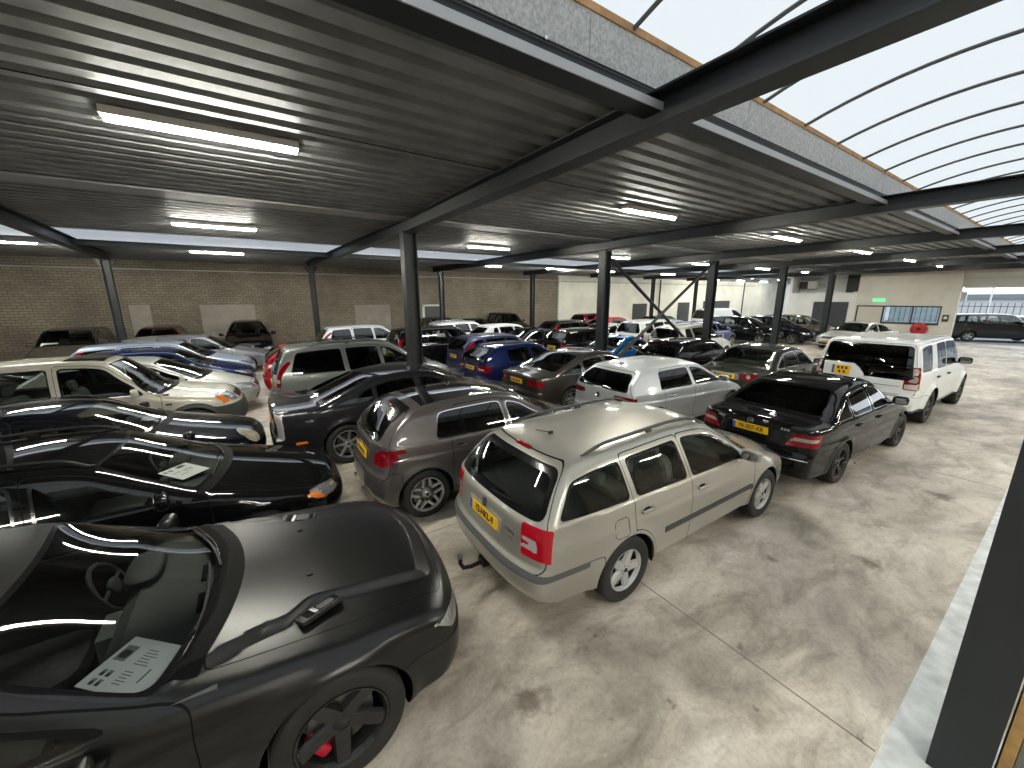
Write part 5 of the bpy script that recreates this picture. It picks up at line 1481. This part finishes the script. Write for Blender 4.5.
def spec_cadi():
    L = 4.986
    return gen('sedan', L, 1.844, 1.463, wb=2.957, fo=0.93, wr=0.345, zbelt=0.985, zd=1.07, zdr=1.06, xrb=0.72, xrt=1.62, xc=3.72, xt=2.95, tilt=0.03, cr=0.10, k=0.07,
        tail={'red': (lamp_box(0.76, 0.985, 0.58, 1.0), 0.5), 'clear': (lamp_box(0.86, 0.97, 0.60, 0.98), 0.5)}, tail_mats={'red': 'lamp_clear_seg', 'clear': 'lamp_grey_seg'}, rim=dict(n=7, w=(0.028, 0.022), ratio=0.70, mat='alloy', dish=0.02), extra=x_cadi, xw0=1.28, tum=0.42, seat_mat='seat_cream', lining='lining_light', pr=0.12, plate=(0.80, None, 0), tint_rear='glass_privacy')
def spec_freel():
    L = 4.445
    return gen('suv', L, 1.81, 1.75, wb=2.557, fo=0.84, wr=0.345, zbelt=1.06, zh=1.09, zn=0.90, xc=3.27, xt=2.55, three=True, q0=0.45, heads='box', head={'main': (lamp_box(0.50, 0.98, 0.74, 0.93, 0, 0.02), 0.42), 'amber': (lamp_box(0.88, 1.10, 0.75, 0.90), 0.5)}, head_mats={'amber': 'lamp_amber'},
        clad=(0.52, 0.085), clad_end=0.70, clad_mat='dark_plastic', flare=0.035, extra=x_freel, zbot=0.28, zsill=0.40, tum=0.26, seat_mat='seat_grey', rim=dict(n=5, w=(0.05, 0.04), ratio=0.6), tint='glass', plate=None)

# ---- placing
def put(name, label, S, paint_key, x, y, yaw=0.0, at='rear', res=0.045, lod=1, cat='car'):
    """x: rear end (or nose) along the heading for yaw = 0; y: centre line."""
    L = S['L']; d = L/2 if at == 'rear' else (-L/2 if at == 'nose' else 0)
    cx, cy = x+d*math.cos(yaw), y+d*math.sin(yaw)
    return car(name, label, cat, (cx, cy, 0), yaw, S, MAT[paint_key], res, lod)
# ------------------------------------------------------------------ the cars, nearest first
H_ = math.pi/2
put('coupe', 'matte black coupe with two bonnet scoops at the bottom left corner', spec_coupe(), 'matte_black', 1.10, 2.93, 0.0, 'nose', 0.017, 0)
put('estate_car', 'beige-grey estate car with roof rails and tow bar in the foreground', dict(spec_skoda(), extra=x_skoda), 'paint_beige', 1.54, 2.89, -0.012, 'rear', 0.024, 0)
put('sedan', 'glossy black sedan with amber headlight corner behind the matte black coupe', gen('sedan', 4.80, 1.82, 1.43, heads='amber', zbelt=0.93, zn=0.72, xc=3.62, xt=2.78, xrb=0.6, rails=(1.4, 2.7, 'black_plastic'), hoodw=0.12, cf=0.42, dash_mat='dash_green', rim=dict(n=5, w=(0.05, 0.04))), 'paint_black', 0.74, 5.33, 0.0, 'nose', 0.03, 0)
put('hatchback', 'warm grey hatchback with black glass roof beside the beige estate car', spec_peug(), 'paint_warm_grey', 0.98, 5.25, 0.0, 'rear', 0.026, 0)
put('sedan', 'black sedan with yellow number plate and black wheels ahead of the beige estate car', spec_merc(), 'paint_black', 6.15, 2.66, -0.03, 'rear', 0.028, 0)
put('off_roader', 'tall white off-roader with black rear window and black mirrors', spec_disco(), 'paint_white', 11.3, 2.72, -0.028, 'rear', 0.032, 0)
put('hatchback', 'silver-white hatchback with black rear window and roof fin', spec_golf(), 'paint_silver_white', 5.66, 5.38, -0.03, 'rear', 0.03, 0)
put('sedan', 'graphite sedan with upright clear tail lights behind the warm grey hatchback', spec_cadi(), 'paint_graphite', 0.04, 7.66, 0.0, 'rear', 0.032, 0)
put('sedan', 'black sedan with yellowed oval headlight beside the cream off-roader', gen('sedan', 4.82, 1.81, 1.43, heads='oval', zn=0.74, zbelt=0.94, cf=0.40, seat_mat='seat_grey'), 'paint_black_blue', -0.02, 7.66, 0.0, 'nose', 0.035, 1)
put('off_roader', 'cream three-door off-roader with grey plastic cladding and amber indicator', spec_freel(), 'paint_cream', -0.28, 10.25, 0.0, 'nose', 0.032, 0)
put('hatchback', 'silver hatchback with smooth nose behind the cream off-roader', gen('hatch', 4.20, 1.77, 1.45, three=True, zn=0.70, xc=3.16, xt=2.25), 'paint_silver', 0.0, 12.3, 0.0, 'nose', 0.04, 1)
put('hatchback', 'dark blue hatchback squeezed between the silver hatchback and ice blue estate', gen('hatch', 4.1, 1.72, 1.43), 'paint_navy', -0.05, 14.5, 0.0, 'nose', 0.05, 1)
put('estate_car', 'ice blue estate car in the left block with long pale roof', gen('wagon', 4.65, 1.78, 1.47, heads='swept'), 'paint_ice_blue', -0.02, 16.55, 0.0, 'nose', 0.045, 1)
put('estate_car', 'mid grey estate car crossing in front of the brick wall', gen('wagon', 4.70, 1.80, 1.49), 'paint_mid_grey', 0.55, 18.62, 0.0, 'nose', 0.045, 1)
put('off_roader', 'old brown boxy off-roader facing forward before the brick wall', gen('suv', 4.3, 1.75, 1.72, tum=0.2, heads='box', zbelt=1.08), 'paint_umber', -5.75, 19.6, -H_, 'nose', 0.05, 1)
put('off_roader', 'maroon car parked nose-out against the brick wall right of the steel column', gen('suv', 4.2, 1.74, 1.66), 'paint_maroon', -3.25, 19.9, -H_, 'nose', 0.06, 1)
put('off_roader', 'black tall car parked nose-out against the brick wall', gen('suv', 4.3, 1.82, 1.78, zbelt=1.12), 'paint_black', -0.15, 19.9, -H_, 'nose', 0.05, 1)
put('sedan', 'dark blue sedan at the left edge behind the cream off-roader', gen('sedan', 4.6, 1.76, 1.44), 'paint_black_blue', -5.0, 14.6, 0.0, 'nose', 0.05, 1)
put('hatchback', 'small black hatchback behind the dark blue sedan at the left edge', gen('hatch', 4.1, 1.74, 1.45), 'paint_black', -4.95, 16.8, 0.0, 'nose', 0.05, 1)
put('minivan', 'green-grey minivan with upright red tail lights left of the main column', gen('mpv', 4.66, 1.86, 1.70, tails='tall', q0=0.40, zbelt=1.02, rails=(0.9, 2.6, 'dark_plastic'), tint_rear='glass_privacy', zg0=1.08), 'paint_green_grey', 0.20, 10.85, 0.0, 'rear', 0.034, 0)
put('hatchback', 'red hatchback with black roof behind the green-grey minivan', gen('hatch', 4.1, 1.74, 1.50, tails='tall', panels={'roof_panel': lambda sh, x, y, z: np.maximum(1.36-z, 0.7-x)}, panel_mats={'roof_panel': MAT['paint_black']}), 'paint_red', 0.10, 13.25, 0.0, 'rear', 0.045, 1)
put('estate_car', 'white estate car with tall red tail lights near the brick wall', gen('wagon', 4.7, 1.82, 1.62, tails='tall', tint_rear='glass_privacy', zbelt=1.0), 'paint_white', 2.2, 18.3, 0.0, 'rear', 0.045, 1)
put('sedan', 'dark brown sedan with chrome window frames and wide red tail lights', gen('sedan', 4.80, 1.85, 1.42, wtrim='chrome', tw=0.02, xrb=0.55, xrt=1.55, zd=1.02, tail={'red': ([(0.45, 0.74), (1.02, 0.72), (1.10, 0.86), (0.50, 0.88)], 0.35), 'clear': (lamp_box(0.50, 0.70, 0.775, 0.815), 0.35)}, tail_mats={'clear': 'lamp_dark_red'}, rim=dict(n=5, w=(0.03, 0.02), twin=0.05)), 'paint_brown', 5.25, 7.72, 0.0, 'rear', 0.032, 0)
put('hatchback', 'navy blue hatchback with red tail lights beside the dark brown sedan', gen('hatch', 4.05, 1.72, 1.45, tails='wide', zg0=1.0), 'paint_navy', 5.15, 10.0, 0.0, 'rear', 0.036, 1)
put('estate_car', 'slate blue estate car with tall tail light behind the navy hatchback', gen('wagon', 4.3, 1.77, 1.50, tails='tall'), 'paint_slate_blue', 5.7, 12.3, 0.0, 'rear', 0.04, 1)
put('off_roader', 'black off-roader with chrome belt line seen right of the main column', gen('suv', 4.5, 1.88, 1.68, strips=[([(0.4, 1.05), (3.4, 1.03)], 0.05, 0.01, 'chrome')], zbelt=1.08), 'paint_black', 4.2, 14.7, 0.0, 'rear', 0.045, 1)
put('estate_car', 'white estate car with silver roof rails behind the black off-roader', gen('wagon', 4.7, 1.80, 1.56, rails=(0.6, 2.7, 'alloy'), tails='tall'), 'paint_white', 7.3, 18.9, 0.0, 'rear', 0.05, 1)
put('sedan', 'dark green-grey sedan with round red tail lights behind the black sedan', gen('sedan', 4.75, 1.82, 1.46, tails='round', wtrim='chrome', tw=0.02, plate_surround=(0.36, 0.085, 'alloy'), seat_mat='seat_grey'), 'paint_dark_green', 10.05, 5.12, 0.0, 'rear', 0.034, 0)
put('hatchback', 'black hatchback with large dark rear window beneath the steel cross brace', gen('hatch', 4.3, 1.78, 1.45, tails='wide', tint_rear='glass_black', zg0=0.98), 'paint_black', 10.3, 7.5, 0.0, 'rear', 0.036, 1)
put('coupe', 'bright blue coupe with arched roof behind the second column', gen('coupe', 3.9, 1.75, 1.40, xrb=0.45, xrt=1.25, xc=2.85, xt=2.05, wtrim='chrome'), 'paint_blue', 9.9, 9.85, 0.0, 'rear', 0.036, 1)
put('estate_car', 'black estate car with white sheet behind its rear window', gen('wagon', 4.5, 1.76, 1.50, tails='block'), 'paint_black', 10.1, 12.25, 0.0, 'rear', 0.045, 1)
put('sedan', 'black sedan with pale belt line parked before the white estate', gen('sedan', 4.5, 1.76, 1.43, wtrim='chrome'), 'paint_black_dusty', 8.95, 14.5, 0.0, 'rear', 0.05, 1)
put('hatchback', 'white hatchback in the middle distance near the brick wall', gen('hatch', 4.2, 1.76, 1.50), 'paint_white', 8.95, 16.7, 0.0, 'rear', 0.05, 1)
put('off_roader', 'silver off-roader under the crossing of the steel brace', gen('suv', 4.3, 1.78, 1.66), 'paint_silver', 13.9, 9.75, 0.0, 'rear', 0.045, 1)
put('off_roader', 'white off-roader behind the silver off-roader', gen('suv', 4.4, 1.8, 1.72), 'paint_white', 14.6, 12.2, 0.0, 'rear', 0.05, 2)
put('sedan', 'silver sedan left of the second column in the far block', gen('sedan', 4.5, 1.77, 1.45), 'paint_silver', 14.0, 14.6, 0.0, 'rear', 0.055, 2)
put('hatchback', 'red hatchback right of the second column in the far block', gen('hatch', 4.1, 1.73, 1.50), 'paint_red', 18.3, 17.9, 0.0, 'rear', 0.055, 2)
put('estate_car', 'black estate car left of the second column near the white wall', gen('wagon', 4.6, 1.78, 1.52), 'paint_black', 13.4, 16.9, 0.0, 'rear', 0.055, 2)
put('minivan', 'maroon minivan farthest back near the corner of the white wall', gen('mpv', 4.4, 1.78, 1.66), 'paint_maroon', 19.0, 20.4, 0.0, 'rear', 0.06, 2)
put('sedan', 'silver-blue sedan in the far block under the brace near the white wall', gen('sedan', 4.6, 1.78, 1.46), 'paint_ice_blue', 19.0, 14.3, 0.0, 'rear', 0.05, 2)
put('hatchback', 'violet blue hatchback just left of the third column', gen('hatch', 4.2, 1.75, 1.47), 'paint_purple_blue', 19.3, 12.2, 0.0, 'rear', 0.055, 2)
put('hatchback', 'black hatchback beyond the crossing of the brace near the white wall', gen('hatch', 4.2, 1.75, 1.47), 'paint_black', 23.0, 17.6, 0.0, 'rear', 0.06, 2)
put('van', 'white delivery van by the white wall behind the third column', gen('van', 4.6, 1.85, 1.95, zbelt=1.15, three=False), 'paint_white', 27.5, 16.4, -0.3, 'rear', 0.055, 2, 'van')
put('minivan', 'black minivan right of the third column turned sideways', gen('mpv', 4.3, 1.8, 1.60, heads='swept', q0=0.5), 'paint_black', 25.1, 9.75, -H_+0.0, 'nose', 0.045, 1)
put('minivan', 'blue-black minivan directly left of the fourth column', gen('mpv', 4.4, 1.8, 1.58, heads='swept'), 'paint_black_blue', 27.35, 9.0, -H_+0.05, 'nose', 0.045, 1)
put('minivan', 'bronze-grey minivan with shiny wheels right of the fourth column', gen('mpv', 4.4, 1.78, 1.62), 'paint_bronze', 30.0, 8.7, -H_+0.0, 'nose', 0.045, 1)
put('sedan', 'silver sedan facing forward in front of the dark double door', gen('sedan', 4.4, 1.74, 1.44, seat_mat='seat_grey', fplate=(0.44, None)), 'paint_silver', 25.3, 7.7, math.pi-0.28, 'nose', 0.045, 1)
put('off_roader', 'dark dusty car nose-out against the brick wall right of the back column', gen('suv', 4.3, 1.78, 1.60), 'paint_black_dusty', 9.8, 20.4, -H_, 'nose', 0.055, 2)
put('off_roader', 'black car standing in the dark corner of brick and white wall', gen('suv', 4.4, 1.8, 1.75), 'paint_black', 14.8, 20.6, -H_, 'nose', 0.055, 2)
put('sedan', 'dark dusty low car by the brick wall in the far corner', gen('sedan', 4.5, 1.78, 1.45), 'paint_black_dusty', 12.4, 20.6, -H_, 'nose', 0.055, 2)
put('off_roader', 'dark off-roader parked outside beyond the gateway', gen('suv', 4.7, 1.86, 1.70, rim=dict(n=5, w=(0.05, 0.04), ratio=0.66)), 'paint_graphite', 37.6, 5.6, -H_+0.45, 'rear', 0.05, 1)
put('estate_car', 'grey-blue estate car outside behind the dark off-roader', gen('wagon', 4.6, 1.78, 1.48), 'paint_ice_blue', 42.5, 4.6, -H_+0.3, 'rear', 0.055, 1)

# printed sale sheets lying behind the windscreens
def sale_sheet(x, y, z, rz, label, pitch=0.0, w=0.297, h=0.21, photos=True):
    b = MB(); b.box(-w/2, w/2, -h/2, h/2, 0, 0.0008)
    if photos:
        for (u, v, a, c) in ((-0.36, 0.18, 0.17, 0.30), (-0.36, -0.20, 0.06, 0.12), (-0.27, -0.20, 0.06, 0.12), (-0.36, -0.37, 0.06, 0.12), (-0.27, -0.37, 0.06, 0.12)):
            b.box((u-a/2)*w, (u+a/2)*w, (v-c/2)*h, (v+c/2)*h, 0.0008, 0.0012, 2)
            b.rbox(u*w, (v-0.02)*h, 0.0012, a*0.42*w, c*0.28*h, 0.0003, 1, e=0.6, nu=10, nv=4)
        for k in range(6): b.box(-0.12*w, (0.02+0.03*(k % 3))*w, (0.30-0.055*k)*h, (0.318-0.055*k)*h, 0.0008, 0.0011, 2)
        for k in range(5): b.box(-0.12*w, (0.0+0.02*(k % 2))*w, (-0.12-0.055*k)*h, (-0.102-0.055*k)*h, 0.0008, 0.0011, 2)
        b.box(0.16*w, 0.18*w, -0.25*h, 0.0, 0.0008, 0.0011, 1)
    o = b.build('sale_sheet', [MAT['paper'], MAT['ink'], MAT['ink_grey']], smooth=False)
    o.location = (x, y, z); o.rotation_euler = (pitch, 0, rz); thing(o, label, 'paper', 'sale sheets behind the windscreens')
sale_sheet(-0.68, 2.36, 0.99, -0.78, 'white printed sale sheet under the windscreen of the matte black coupe', 0.06, 0.42, 0.27)
sale_sheet(-0.80, 5.20, 0.975, -0.95, 'white printed sale sheet under the windscreen of the glossy black sedan', 0.05, 0.42, 0.27)
sale_sheet(-1.50, 7.95, 0.985, -0.9, 'pale sale sheet behind the windscreen of the sedan with oval headlight', 0.05, 0.34, 0.24)
sale_sheet(-6.15, 20.86, 1.16, 0.0, 'white sheet behind the windscreen of the old brown off-roader', 0.5, 0.42, 0.30, False)
sale_sheet(-3.68, 21.1, 1.12, 0.0, 'white sheet behind the windscreen of the maroon car by the wall', 0.5, 0.40, 0.28, False)
sale_sheet(-6.55, 14.35, 0.98, -1.2, 'white sheet behind the windscreen of the dark blue sedan at left', 0.1, 0.36, 0.26, False)
